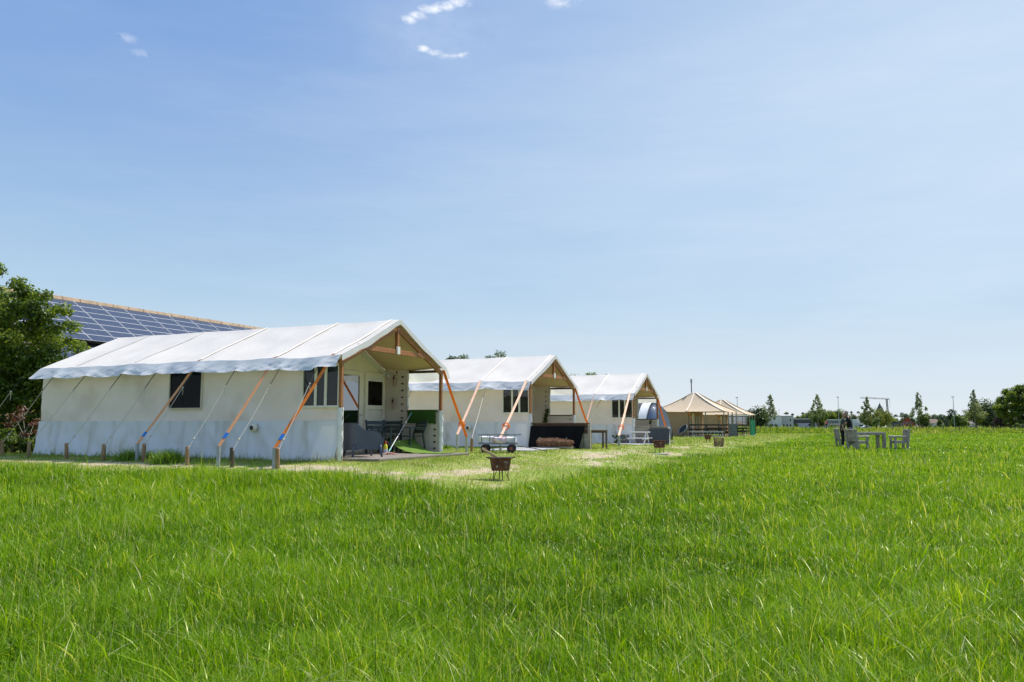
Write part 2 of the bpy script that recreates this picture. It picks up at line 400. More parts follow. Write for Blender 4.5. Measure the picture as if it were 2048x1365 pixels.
def bare_amount(x, y):
    lx, ly = loc_of(x, y)
    g = lambda cx, cy, sx, sy, a: a * np.exp(-((lx - cx) / sx) ** 2 - ((ly - cy) / sy) ** 2)
    q = g(3.3, .2, .5, 2.2, .78) + g(2.6, 3.0, .4, 1.4, .35) + g(3.2, 8.2, .5, 1.8, .8) + g(3.1, 12.0, .6, 2.0, .55) + g(3.2, 19.0, .5, 1.8, .7)
    q += g(4.0, 5.6, .45, 1.4, .75) + g(2.4, 9.8, .4, 1.2, .65) + g(4.2, 14, .5, 2.4, .7) + g(3.7, 24, .5, 3, .65) + g(2.2, 16.5, .4, 1.5, .6)
    q += g(-4, -1.6, 6.5, .42, .72) + g(.5, -1.5, 1.1, .5, .55) + g(5.2, 47.0, .8, 2.0, .6) + g(3.0, 30.0, .6, 3.5, .5)
    return np.clip(q, 0, 1)
build_ground()

# ------------------------------------------------------------------ the tents
def nz3(x, y, z=0.0): return noise.noise(Vector((x, y, z)))
class Frame:
    def __init__(s, ox, oy, oz): s.o = np.array([ox, oy, oz], float)
    def w(s, x, y, z=0.0):
        q = s.o[:2] + EX * x + EY * y; return Vector((q[0], q[1], s.o[2] + z))
    def l(s, p):
        d = np.array([p[0], p[1]]) - s.o[:2]; return Vector((d @ EX, d @ EY, p[2] - s.o[2]))
    def on_y(s, px, py, y0):
        r = pray(px, py); t = (y0 + s.o[:2] @ EY) / (r[:2] @ EY); q = r * t
        return s.l((q[0], q[1], CZ + q[2]))
    def on_x(s, px, py, x0):
        r = pray(px, py); t = (x0 + s.o[:2] @ EX) / (r[:2] @ EX); q = r * t
        return s.l((q[0], q[1], CZ + q[2]))
WD, HE, HR, LN = 4.5, 2.3, 3.36, 10.0
def make_tent(fr, label, seed, bands, window, vent, ropes, straps, far_strap, deck_wall=True):
    t = thing('canvas_tent', label, 'tent', fr.w(0, 0, 0), TA, 'white canvas tents in a row')
    xe, xb = .10, -LN + .10
    fx = sorted([-LN] + [b for b in (-8.6, -6.4) ] + list(bands))
    def sag(x):
        for a, b in zip(fx[:-1], fx[1:]):
            if a <= x <= b: return math.sin(math.pi * (x - a) / (b - a))
        return 0
    def roofpt(x, v, side):
        y0, z0, y1, z1 = -.13, HE - .02, WD / 2, HR
        y = y0 + (y1 - y0) * v; z = z0 + (z1 - z0) * v
        s = sag(x) * (.045 * math.sin(math.pi * v) + .02) + (.02 + .035 * (1 - v)) * nz3(x * .8 + seed, v * 2.0, 3.1) + .012 * nz3(x * 3 + seed, v * 5, 1.7)
        s += .02 * math.exp(-((x - xe) / .5) ** 2) * math.sin(math.pi * v)
        s *= (1 if v < .999 else .5)
        z -= s
        return (x, y if side < 0 else WD - y, z)
    rb = MB()
    rb.grid(lambda u, v: roofpt(xb + (xe - xb) * u, v, -1), 110, 16)
    rb.grid(lambda u, v: roofpt(xe + (xb - xe) * u, v, 1), 110, 16)
    rb.build('roof_canvas', roofM, t, smooth=True)
    def valpt(x, v, side):
        pull = sum(math.exp(-((x - q) / .16) ** 2) for q in ropes)
        wave = (.05 * nz3(x * 1.9 + seed, v * .8, 7.0) + .04 * nz3(x * 5.5 + 1.5 * v + seed, v * 1.2, 9.0)) * v
        q = roofpt(x, 0, -1)
        crease = .032 * v * nz3(x * 9 + 6 * v + seed, v * 3, 2.2) + .02 * v * nz3(x * 4 - 5 * v, v * 2, seed)
        drop = .305 + .022 * nz3(x * 1.4 + seed, 4.0, 0) - .035 * pull * v + (.10 * nz3(x * .9 + seed, 11, 0) if x > -1.6 else 0)
        y = q[1] - .015 - (.245 + .05 * nz3(x * .7 + seed, 2.0, 5)) * v + wave + crease - .05 * pull * v
        z = q[2] - drop * v
        if x < xb + .5: y -= .07 * v * (1 - (x - xb) / .5) 
        return (x - (.07 * v * math.exp(-((x - xb) / .25) ** 2)), y if side < 0 else WD - y, z)
    MB().grid(lambda u, v: valpt(xb + (xe - xb) * u, v, -1), 220, 9).build('valance', pvcM, t, smooth=True)
    MB().grid(lambda u, v: valpt(xe + (xb - xe) * u, v, 1), 160, 8).build('valance', pvcM, t, smooth=True)
    # side wall: billowed canvas around the window, a smoother tarpaulin band below
    wx0, wx1, wz0, wz1 = window
    def dy(x, z):
        s = .035 * nz3(x * .55 + seed, z * .8, 0) + .014 * nz3(x * 2.6 + seed, z * 1.2, 5) + .012 * nz3(x * 1.2 + 3 * z, z * 5 + seed, 8) + .012 * nz3(x * 4 - 2.5 * z, z * 1.5 + seed, 2)
        s += .03 * math.sin(z * 7 + x * 2.2 + seed) * max(0, nz3(x * .8, z * .6, seed))
        return -s
    def wall(a, b, z0, z1, nu, nv, mb): mb.grid(lambda u, v: (a + (b - a) * u - (.06 * (1 - (z0 + (z1 - z0) * v) / 2) if a < -LN + .01 and u == 0 else 0), dy(a + (b - a) * u, z0 + (z1 - z0) * v), z0 + (z1 - z0) * v), nu, nv)
    wb = MB(); top = HE - .06
    if window[0] > -LN and wx1 < -1.3:
        wall(-LN, wx0, .79, top, 40, 16, wb); wall(wx1, -1.05, .79, top, 30, 16, wb)
        wall(wx0, wx1, .79, wz0, 10, 5, wb); wall(wx0, wx1, wz1, top, 10, 3, wb)
    else: wall(-LN, -1.05, .79, top, 80, 16, wb)
    wall(-1.05, -.03, .79, 1.14, 10, 4, wb)
    wb.build('side_wall', wallM, t, smooth=True)
    fbk = MB()
    fbk.grid(lambda u, v: (-LN + .02 * nz3(u * 5, v * 4, seed), WD * u, (HE - .06) * v), 12, 8)
    fbk.add([(-LN, 0, HE - .06), (-LN, WD, HE - .06), (-LN, WD / 2, HR - .05)], [(0, 1, 2)])
    fbk.build('back_wall', wallM, t, smooth=False)
    MB().grid(lambda u, v: (-LN + (LN - 1.05) * u, WD + .03 * nz3(u * 7, v * 3, seed + 2), (HE - .05) * v), 40, 8).build('far_wall', inM, t, smooth=True)
    def skirtpt(x, z):
        flare = .10 * max(0.0, 1 - z / .82) ** 1.4
        s = .06 * (1 - z / .82) * nz3(x * .9 + seed, z * 1.5, 21) + .05 * (1 - z / .95) * nz3(x * 2.8 + 1.4 * z + seed, z * .6, 4) + .04 * nz3(x * 5 + 4 * z, z * 1.4, 6) * min(1, 2.2 * (1 - z / .84)) + .03 * (1 - z / .9) * max(0, nz3(x * 1.3 - 1.2 * z, seed, 3)) * math.sin(9 * x + 7 * z)
        return (x, -.03 - flare - s + dy(x, z) * .6, z)
    sb = MB(); sb.grid(lambda u, v: skirtpt(-LN - .05 + (LN + .03) * u, -.10 + .93 * v), 150, 12)
    sb.build('tarpaulin_skirt', tarpM, t, smooth=True)
    # window in the side wall
    if window[0] > -LN and wx1 < -1.3:
        w = MB(); f = .02
        w.span((wx0 - f, -.055, wz0 - f), (wx1 + f, .0, wz0)); w.span((wx0 - f, -.053, wz0), (wx0, .002, wz1)); w.span((wx1, -.053, wz0), (wx1 + f, .002, wz1))
        w.span((wx0 - f, -.055, wz1), (wx1 + f, .0, wz1 + f))
        wo = w.build('window', inM, t)
        MB().span((wx0, -.02, wz0), (wx1, -.012, wz1)).build('pane', darkglassM, wo)
    # porch window beside the post
    w = MB(); a, b, z0, z1 = -1.03, -.06, 1.17, 2.05
    w.span((a, -.05, z0 - .05), (b + .04, .06, z0)); w.span((a - .05, -.045, z0), (a, .055, z1)); w.span((b, -.045, z0), (b + .03, .05, z1))
    for q in (a + .34, a + .62): w.span((q - .035, -.025, z0), (q + .035, .035, z1))
    w.span((a, -.03, z1), (b, .04, z1 + .05)); wo = w.build('porch_window', creamM, t, bevel=.006)
    for q0, q1 in ((a, a + .305), (a + .375, a + .585), (a + .655, b)): MB().span((q0, .0, z0), (q1, .008, z1)).build('pane', glassM, wo)
    # vent cap low on the skirt
    if vent:
        vx, vz = vent; rt = Matrix.Rotation(R(90), 3, 'X')
        vo = MB().lathe([(.001, .075), (.05, .08), (.075, .07), (.10, .03), (.105, .0), (.09, -.02)], 20, (vx, -.12, vz), rt).build('vent_cap', creamM, t, smooth=True)
        MB().lathe([(.001, .0), (.055, .0)], 16, (vx, -.205, vz), rt).build('vent_grille', eyeletM, vo)
    # door wall, doors
    xd = -1.80
    b = MB(); b.span((xd - .05, .05, 0), (xd, WD - .03, HE - .02)); b.prism([(.05, HE - .02), (WD - .05, HE - .02), (WD / 2, HR - .10)], xd - .05, xd); b.build('door_wall', creamM, t)
    d = MB(); y0, y1 = 2.22, 3.36
    d.span((xd, y0, .02), (xd + .045, y0 + .13, 2.17)); d.span((xd, y1 - .17, .02), (xd + .045, y1, 2.17)); d.span((xd, y0 + .13, 2.05), (xd + .043, y1 - .17, 2.17)); d.span((xd, y0 + .13, .02), (xd + .043, y1 - .17, .25))
    do = d.build('glass_door', creamM, t, bevel=.008)
    MB().span((xd + .012, y0 + .13, .25), (xd + .02, y1 - .17, 2.05)).build('pane', doorglassM, do)
    MB().tube([(xd + .05, y1 - .08, 1.0), (xd + .1, y1 - .08, 1.0), (xd + .1, y1 - .2, 1.0)], .012, 6).build('handle', steelM, do)
    d = MB(); y0, y1 = 3.46, 4.43
    d.span((xd, y0, .02), (xd + .05, y0 + .12, 2.17)); d.span((xd, y1 - .12, .02), (xd + .05, y1, 2.17)); d.span((xd, y0 + .12, 2.04), (xd + .048, y1 - .12, 2.17)); d.span((xd, y0 + .12, 1.15), (xd + .048, y1 - .12, 1.27))
    d.span((xd, y0 + .12, .02), (xd + .02, y1 - .12, 1.13))
    do = d.build('half_glazed_door', creamM, t, bevel=.008)
    MB().span((xd + .010, y0 + .12, 1.27), (xd + .018, y1 - .12, 2.04)).build('pane', glassM, do)
    MB().span((xd + .022, y0 + .12, 1.93), (xd + .044, y1 - .12, 2.04)).build('blind', whiteM, do)
    # inner side of the porch: laced canvas on the far side and low walls
    MB().grid(lambda u, v: (xd + .78 * u, WD - .04 + .012 * nz3(u * 3, v * 4, seed), HE * v), 6, 8).build('porch_curtain', inM, t, smooth=True)
    MB().tube([(-1.03 + .02 * nz3(0, k, seed), WD - .04, 1.2 + k * .13) for k in range(9)], [.03 + .01 * math.sin(k * 2.1) for k in range(9)], 8).build('rolled_edge', whiteM, t, smooth=True)
    for k in range(9): MB().box((-1.2, WD - .065, .55 + .19 * k), (.06, .03, .035), Matrix.Rotation(.4 * math.sin(k * 3), 3, 'Y')).build('toggle', eyeletM, t)
    for k in range(6): MB().box((-.14, WD - .075, .10 + .17 * k), (.06, .03, .035)).build('toggle', eyeletM, t)
    lw = MB(); lw.span((-1.02, WD - .05, 0), (0, WD, 1.09)); lw.build('low_wall', inM, t)
    MB().span((-1.05, WD - .08, 1.09), (-.05, WD + .03, 1.13)).build('low_wall_rail', darkwoodM, t)
    c_ = MB()
    for sgn in (-1, 1):
        c_.grid(lambda u, v: (lambda q: (q[0], q[1], q[2] - .045))(roofpt(xd + .0 + (-xd + .03) * u, .04 + .95 * v, sgn)), 10, 8)
    c_.build('ceiling_lining', liningM, t, smooth=True)
    # frame
    def post(y):
        MB().box((0, y, HE / 2 - .05), (.082, .082, HE - .1)).build('post', woodM, t, bevel=.008)
        s = MB(); s.grid(lambda u, v: ((.065 + .018 * nz3(v * 9, u * 9, seed + y)) * math.cos(2 * math.pi * u) * (1 + .3 * math.sin(v * 34 + 4 * u) * .25), y + (.07 + .02 * nz3(v * 7, u * 5, seed)) * math.sin(2 * math.pi * u), -.06 + 1.18 * v), 14, 26)
        s.build('laced_sleeve', whiteM, t, smooth=True)
    post(0.0); post(WD)
    def raft(x, m, w, name):
        for sgn in (0, 1):
            ya, yb = (-.05, WD / 2) if sgn == 0 else (WD + .05, WD / 2)
            MB().bar((x, ya, HE - .18), (x, yb, HR - .22), w, .11).build(name, m, t, bevel=.006)
    raft(.0, woodM, .07, 'rafter'); raft(xd + .04, whiteM, .06, 'rafter')
    MB().bar((.01, .60, 2.545), (.01, WD - .60, 2.545), .06, .12).build('tie_beam', woodM, t, bevel=.006)
    MB().bar((.01, WD / 2, 2.60), (.01, WD / 2, HR - .22), .085, .085).build('king_post', woodM, t, bevel=.006)
    MB().box((.045, WD / 2, 2.58), (.05, .13, .19)).build('joint_plate', whiteM, t, bevel=.006)
    MB().bar((xd, WD, HE - .10), (-.05, WD, HE - .10), .07, .07).build('eave_beam', darkwoodM, t)
    MB().bar((xd, 0.05, HE - .13), (-.05, 0.05, HE - .13), .07, .07).build('eave_beam', darkwoodM, t)
    for bx in (-8.6, -6.4):
        MB().ribbon([Vector(roofpt(bx, q, -1)) + Vector((0, -.004, .008)) for q in (1, .8, .6, .4, .2, .03)], .04, (1, 0, 0)).build('roof_seam', roofM, t)
    g = MB()
    for sgn in (-1, 1):
        g.grid(lambda u, v: (lambda q: (q[0] + .012, q[1], q[2] - (.13 + .03 * nz3(u * 6, sgn, seed)) * v - .0))(roofpt(xe, u, sgn)), 20, 3)
    g.build('gable_trim', pvcM, t, smooth=True)
    # webbing over the roof and down to its post; ropes with a dark bungee end
    for k, (bx, base, mt, kind) in enumerate(straps):
        ba = MB(); ba.ribbon([Vector(roofpt(bx, q, -1)) + Vector((0, -.004, .012)) for q in (1, .8, .6, .4, .2, .03)], .08, (1, 0, 0)); ba.build('roof_band', palestrapM, t)
        topp = Vector(roofpt(bx, 0.02, -1)) + Vector((0, -.03, .0)); b = fr.l(base)
        s = MB(); s.ribbon([topp, topp.lerp(b, .3) + Vector((0, 0, -.022)), topp.lerp(b, .6) + Vector((0, 0, -.024)), b], .088, (1, 0, 0)); so_ = s.build('strap', mt, t)
        q = topp.lerp(b, .88)
        if kind == 'tape': MB().ribbon([topp.lerp(b, .86), topp.lerp(b, .915)], .094, (1, 0, 0), .012).build('tape', blueM, so_)
        if kind == 'coil':
            c = MB(); q = topp.lerp(b, .80)
            for j in range(5):
                a0 = j * 1.2; c.ribbon([q + Vector((.02 * j - .03 + .10 * math.cos(a0 + i * .9), -.03 - .01 * j, -.06 + .11 * math.sin(a0 + i * .9))) for i in range(7)], .03, (0, 1, .2), .006)
            c.build('webbing_coil', strapM, so_)
    for tx, base in [(q, p) for q, p in zip(ropes, ROPE_ENDS.get(id(ropes), []))]:
        a = Vector(valpt(tx, .97, -1)); b = fr.l(base); g = MB(); k0 = a.lerp(b, .22)
        g.cur = 1; g.tube([a, k0], .009, 6); g.cur = 0
        g.tube([k0, k0.lerp(b, .5) + Vector((0, 0, -.035)), k0.lerp(b, .86)], .007, 6)
        k1 = k0.lerp(b, .84); g.tube([k1, b + Vector((.03, -.02, 0))], .006, 5); g.tube([k1, b + Vector((-.03, .0, -.06))], .006, 5)
        for p, r in ((k0, .022), (k1, .026)): g.lathe([(.001, -r), (r * .8, -r * .5), (r, 0), (r * .8, r * .5), (.001, r)], 7, p)
        g.tube([k0, k0 + Vector((.015, -.01, -.12)), k0 + Vector((-.01, 0, -.24 - .06 * math.sin(tx * 5)))], .005, 5)
        g.build('guy_rope', [ropeM, bungeeM], t)
    if far_strap:
        a = Vector((-.02, WD + .16, HE - .06)); b = fr.l(far_strap)
        MB().ribbon([a, a.lerp(b, .5) + Vector((0, 0, -.02)), b], .085, (1, 0, 0)).build('strap', strapM, t)
    return t
ROPE_ENDS = {}
def stake(p, h, label, m=stakeM, r=.045):
    s = MB(); s.lathe([(r * .9, -.15), (r, 0), (r * .98, h * .6), (r * .92, h - .015), (r * .7, h), (.001, h)], 12)
    o = s.build('tent_stake', m, None, smooth=False); o.location = p; o.rotation_euler = (rng.uniform(-.05, .05), rng.uniform(-.06, .02), rng.uniform(0, 6))
    return tag(o, label, 'stake', 'wooden stakes for the guy ropes')
def steelpost(p, h, label, w=.075):
    s = MB(); s.box((0, 0, h / 2 - .1), (w, w * .6, h + .2)); s.box((0, 0, h + .004), (w * 1.08, w * .68, .012))
    o = s.build('strap_post', steelM, None, bevel=.004); o.location = p; o.rotation_euler = (rng.uniform(-.02, .02), 0, TA)
    return tag(o, label, 'post', 'grey posts anchoring the orange straps')

T1 = Frame(O1[0], O1[1], .40); T2 = Frame(.637, 28.2, .40); T3 = Frame(5.697, 37.5, .30)
# --- tent 1
r1 = []; e1 = []
orda = ['leftmost, half cut off by the photo edge', 'second from the left', 'third from the left', 'fourth from the left', 'fifth from the left', 'sixth from the left, beside bright weeds', 'dark one left of the vent cap', 'rightmost, beside the last strap post']
tops = [(66, 757), (123, 757), (187, 755), (258, 751), (327, 748), (401, 745), (484, 742), (570, 740), (650, 738)]
stk = [None, (4, 911, 30), (57, 915, 31), (133, 918, 31), (206, 922, 33), (286, 924, 36), (374, 931, 37), (464, 935, 39), (555, 938, 41)]
for i, (a, b) in enumerate(zip(tops, stk)):
    p = T1.on_y(a[0], a[1], -.2); r1.append(max(p.x, -LN - .05) if i else -LN - .08)
    if b is None:
        q = P(-62, 913); h = .36
        stake(q, h, 'wooden stake just outside the left edge of the photo'); e1.append(q + Vector((0, 0, h - .05))); continue
    q = P(b[0], b[1]); h = b[2] / F * q.y
    stake(q, h, 'round wooden stake before the nearest tent, ' + orda[i - 1], darkstakeM if i == 7 else stakeM); e1.append(q + Vector((0, 0, h - .06)))
stake(P(213, 908) , .42, 'short wooden stake standing close against the wall of the nearest tent', stakeM, .04)
ROPE_ENDS[id(r1)] = e1
s1 = []
for k, (bx, px, py, h, nm) in enumerate([(-4.16, 273, 922, 33, 'leftmost of the three before the nearest tent'), (-1.80, 436, 934, 40, 'middle of the three before the nearest tent'), (-.16, 548, 937, 39, 'right beside the rightmost wooden stake')]):
    q = P(px, py); hh = h / F * q.y; steelpost(q, hh, 'grey steel post under an orange strap, ' + nm)
    s1.append((bx, q + Vector((0, 0, hh)), [peachM, peachM, strapM][k], 'tape'))
fq = P(933, 905); steelpost(fq, 30 / F * fq.y, 'grey steel post at the end of the bright orange strap between first and second tent')
tent1 = make_tent(T1, 'nearest and largest white canvas tent, with an open wooden porch and chairs inside', 1.3, [-4.16, -1.8, -.16], (-5.18, -4.13, 1.15, 2.04), (-2.36, .67), r1, s1, fq + Vector((0, 0, 30 / F * fq.y)))
# --- tent 2
q0 = P(914, 900); q1 = P(1001, 904); q2 = P(943, 904)
steelpost(q0, 30 / F * q0.y, 'grey steel post under the left strap of the second tent'); steelpost(q1, 29 / F * q1.y, 'grey steel post under the strap with coiled webbing, behind the cart')
stake(q2, 27 / F * q2.y, 'lone wooden stake before the second tent, left of the cart')
r2 = [-1.53, -4.6]; ROPE_ENDS[id(r2)] = [q2 + Vector((0, 0, 26 / F * q2.y)), T2.w(-4.6, -1.7, .1)]
q3 = T2.w(.2, WD + 1.5, -.1); steelpost(q3, .45, 'grey steel post behind the low fence of the second tent')
tent2 = make_tent(T2, 'middle white canvas tent, with a black panel leaning on its porch fence', 5.7, [-4.2, -1.92, -.08], (-20, -20, 1, 2), (-2.38, .62), r2,
                  [(-1.92, q0 + Vector((0, 0, 30 / F * q0.y)), pinkstrapM, 'coil'), (-.10, q1 + Vector((0, 0, 29 / F * q1.y)), pinkstrapM, 'coil')], q3 + Vector((0, 0, .45)))
# --- tent 3
q0 = T3.w(-1.9, -1.9, -.1); q1 = P(1238, 893)
steelpost(q0, .42, 'grey steel post of the third tent, hidden behind the side table'); steelpost(q1, 21 / F * q1.y, 'grey steel post under the strap of the third tent, beside the paving', .09)
r3 = [-1.44]; ROPE_ENDS[id(r3)] = [T3.w(-1.9, -2.0, .2)]
stake(T3.w(-1.9, -2.0, -.15), .40, 'wooden stake at the end of the thin rope of the third tent')
q3 = T3.w(.2, WD + 1.3, -.1); steelpost(q3, .45, 'grey steel post behind the fence of the third tent')
tent3 = make_tent(T3, 'farthest and smallest looking white canvas tent, with a white bench at its porch', 9.2, [-4.2, -1.88, -.13], (-20, -20, 1, 2), None, r3,
                  [(-1.88, q0 + Vector((0, 0, .42)), pinkstrapM, ''), (-.13, q1 + Vector((0, 0, 21 / F * q1.y)), pinkstrapM, 'coil')], q3 + Vector((0, 0, .45)))
# --- decks, fences, paths
def deck(fr, x0, x1, y0, y1, label, z=0.0):
    d = thing('wooden_deck', label, 'deck', fr.w(0, 0, 0), TA)
    b = MB(); n = int((x1 - x0) / .145)
    for i in range(n):
        a = x0 + (x1 - x0) * i / n; b.span((a + .004, y0, z - .032 - .003 * (i % 2)), (a + (x1 - x0) / n - .004, y1, z - .003 * (i % 3)))
    b.build('board_floor', deckM, d)
    MB().span((x0, y0 + .03, z - .22), (x1 - .02, y1 - .03, z - .034)).build('deck_frame', greywoodM, d)
    return d
deck(T1, -1.78, .98, .12, WD - .12, 'grey wooden porch floor in front of the nearest tent')
deck(T2, -1.78, .9, .12, WD - .12, 'wooden porch floor of the middle tent behind its fence')
deck(T3, -1.78, .9, .12, WD - .12, 'wooden porch floor of the third tent behind its fence')
MB_ = None
def paving(name, fr, x0, x1, y0, y1):
    b = MB(); nx = max(2, int(abs(x1 - x0) / .5)); ny = max(2, int(abs(y1 - y0) / .5))
    for i in range(nx):
        for j in range(ny):
            a0, a1 = x0 + (x1 - x0) * i / nx, x0 + (x1 - x0) * (i + 1) / nx; c0, c1 = y0 + (y1 - y0) * j / ny, y0 + (y1 - y0) * (j + 1) / ny
            g = .008; q = [fr.w(a, c) for a, c in ((a0 + g, c0 + g), (a1 - g, c0 + g), (a1 - g, c1 - g), (a0 + g, c1 - g))]
            dz = rng.uniform(0, .006)
            tp = [(p.x, p.y, gz(p.x, p.y) + .028 + dz) for p in q]; bt = [(p.x, p.y, gz(p.x, p.y) - .05) for p in q]
            b.add(bt + tp, [(4, 5, 6, 7), (0, 1, 5, 4), (1, 2, 6, 5), (2, 3, 7, 6), (3, 0, 4, 7)])
    return struct(b.build(name, paveM))
paveM = mat('concrete slabs', (.42, .42, .42), (.34, .34, .335), 3, .85, .2, 60, c3=(.26, .25, .23), s3=5, a3=.6)
paving('path', T2, -.2, 1.5, -3.6, .10); paving('path', T3, -.3, 1.2, -3.8, .10)
def porch_fence(fr, x1, h, label, m, endm):
    t = thing('porch_fence', label, 'fence', fr.w(0, 0, 0), TA)
    b = MB(); n = 5
    for i in range(n): b.span((.10, -.02 - .004 * (i % 2), -.08 + h * i / n + .002), (x1, .02, -.08 + h * (i + 1) / n - .002))
    b.build('plank_panel', m, t)
    MB().span((.06, -.06, h - .08), (x1 + .05, .07, h - .04)).build('top_rail', m, t, bevel=.006)
    MB().span((x1, -.05, -.15), (x1 + .09, .06, h - .082)).build('post', endm, t, bevel=.006)
    if h > .82:
        b = MB()
        for i in range(2): b.span((x1 - .30 + i * .16, -.05, -.15), (x1 - .15 + i * .16 - .01, -.026, .42))
        b.build('lower_board', endm, t)
    return t
porch_fence(T2, 2.15, .84, 'wooden plank fence with pale end boards at the porch of the middle tent', darkwoodM, greywoodM)
porch_fence(T3, 1.60, .80, 'grey plank fence with a pale end post at the porch of the third tent', greywoodM, whiteM)
blackboardM = mat('black padded panel', (.010, .010, .010), (.014, .014, .014), 3, .95, .05, 30, spec=.05)
greyboardM = mat('grey panel', (.088, .09, .095), (.078, .08, .083), 3, .8, .05, 30, spec=.15)
def leaning_panel(fr, x0, x1, h, m, label, th=.12, foot=-.38, skew=0.0):
    b = MB(); th2 = th
    y0, y1 = foot, -.03
    pts = [(x0, y0, -.02), (x1, y0, -.02), (x1 + skew, y1 - th, h), (x0, y1 - th, h)]
    nrm = Vector((0, h, -(y1 - th - y0))).normalized() * th
    vs = [Vector(p) for p in pts] + [Vector(p) + nrm for p in pts]
    b.add(vs, [(0, 1, 2, 3), (7, 6, 5, 4), (0, 4, 5, 1), (1, 5, 6, 2), (2, 6, 7, 3), (3, 7, 4, 0)])
    o = b.build('leaning_panel', m, None, bevel=.02); o.location = fr.w(0, 0, 0); o.rotation_euler = (0, 0, TA)
    return tag(o, label, 'panel')
leaning_panel(T2, .08, 1.92, .70, blackboardM, 'large black padded panel leaning on the fence of the middle tent', skew=.14)
leaning_panel(T3, .75, 1.72, .66, greyboardM, 'dark grey panel leaning on the fence of the third tent behind a fire pit', .08, -.30)

# ------------------------------------------------------------------ porch of the nearest tent
navyM = mat('dark blue plastic', (.072, .092, .13), (.062, .08, .115), 4, .42, .04, 80, spec=.45)
dgreenM = mat('dark green plastic', (.035, .055, .05), (.03, .048, .043), 6, .45, .03, 60)
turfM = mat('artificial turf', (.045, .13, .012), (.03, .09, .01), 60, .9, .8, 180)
turfLM = mat('artificial turf sunny', (.16, .27, .03), (.11, .21, .025), 60, .9, .8, 180)  # lighter copy of the turf, sunlight put into its colour
tealM = mat('teal plastic', (.01, .25, .24), rough=.4)
def tub_chair():
    t = thing('tub_armchair', 'dark blue moulded plastic armchair with its back to the photo, left on the porch', 'armchair', T1.w(-.12, .98, .0), TA + R(52)); t.scale = (.99, 1.06, 1.13)
    # plan: open towards +x; the back at -x, arms along both sides
    plan = []
    a, c = .42, .37
    for i in range(33):
        u = i / 32
        if u < .28: k = u / .28; plan.append((a - (a + .18) * k * .98, -c - .015 * math.sin(math.pi * k), k * .0))
        elif u > .72: k = (1 - u) / .28; plan.append((a - (a + .18) * k * .98, c + .015 * math.sin(math.pi * k), 0))
        else:
            k = (u - .28) / .44; th = -math.pi / 2 - math.pi * k; plan.append((-.17 + .26 * math.cos(th), c * -math.sin(-th) if False else c * math.sin(th), 0))
    def toph(x): 
        k = min(1, max(0, (.02 - x) / .30)); f = max(0, (x - .28) / .14); return .53 + .16 * sm(k) - .13 * f * f
    def both(x): return .14 + .02 * math.cos(x * 4)
    th = .028; out = []; vs = []; n = len(plan)
    b = MB()
    def lip(i, off, z):
        x, y, _ = plan[i]; l = math.hypot(x * .8, y) or 1
        return (x - off * x * .8 / l - (.05 * (1 - z / .7) * -1 if False else 0), y - off * y / l, z)
    for off in (0, th):
        vs.append([[lip(i, off + .03 * sm(1 - k / 8), both(plan[i][0]) + (toph(plan[i][0]) - both(plan[i][0])) * k / 8 - (.05 * sm(max(0, (abs(i - 16) - 12) / 4)) * (k / 8))) for i in range(n)] for k in range(9)])
    flat = []
    for sh in vs:
        for row in sh: flat += row
    fs = []
    for s_ in (0, 1):
        o = s_ * 9 * n
        for k in range(8):
            for i in range(n - 1): fs.append((o + k * n + i, o + k * n + i + 1, o + (k + 1) * n + i + 1, o + (k + 1) * n + i))
    o2 = 9 * n
    for i in range(n - 1):
        fs.append((8 * n + i, 8 * n + i + 1, o2 + 8 * n + i + 1, o2 + 8 * n + i)); fs.append((i, i + 1, o2 + i + 1, o2 + i))
    for k in range(8):
        for i in (0, n - 1): fs.append((k * n + i, (k + 1) * n + i, o2 + (k + 1) * n + i, o2 + k * n + i))
    b.add(flat, fs); b.build('shell', navyM, t, smooth=False)
    MB().box((.06, 0, .36), (.62, .64, .05)).build('seat', navyM, t, bevel=.015)
    for x, y in ((-.27, -.32), (-.27, .32), (.34, -.355), (.34, .355)):
        l = MB(); l.tube([(x, y, .24), (x * 1.05, y * 1.02, .13), (x * 1.13, y * 1.06, .0)], [.036, .034, .024], 8); l.build('leg', navyM, t, smooth=True)
    return t
tub_chair()
def garden_chair(label, loc, rz, m):
    t = thing('garden_chair', label, 'chair', loc, rz, 'dark green chairs on the porch')
    s = MB()
    for i in range(5): s.span((-.22 + i * .09, -.23, .42), (-.14 + i * .09, .23, .445))
    s.build('seat', m, t, bevel=.005)
    b = MB()
    for i in range(3):
        z = .56 + i * .115; b.box((-.255 - .035 * i, 0, z), (.022, .46, .095), Matrix.Rotation(R(-16), 3, 'Y'))
    b.build('backrest', m, t, bevel=.005)
    for sy in (-1, 1):
        MB().bar((.20, sy * .25, 0), (.19, sy * .25, .64), .05, .045).build('leg', m, t, bevel=.005)
        MB().bar((-.30, sy * .25, 0), (-.20, sy * .25, .46), .05, .045).build('leg', m, t, bevel=.005)
        MB().bar((-.20, sy * .25, .46), (-.345, sy * .25, .86), .05, .035).build('back_frame', m, t, bevel=.005)
        MB().bar((-.29, sy * .25, .66), (.24, sy * .25, .66), .06, .03).build('armrest', m, t, bevel=.006)
    return t
gc1 = garden_chair('dark green slatted chair facing the photo, between the blue armchair and the bottle', T1.w(-.95, 2.95, .0), TA + R(-38), dgreenM)
dup(gc1, T1.w(-.62, 4.02, 0), TA + R(-118), 'dark green slatted chair seen from the side, beside the green turf mat')
dup(gc1, T1.w(-1.15, 3.75, 0), TA + R(-70), 'dark green slatted chair half hidden between the mop and the turf mat')
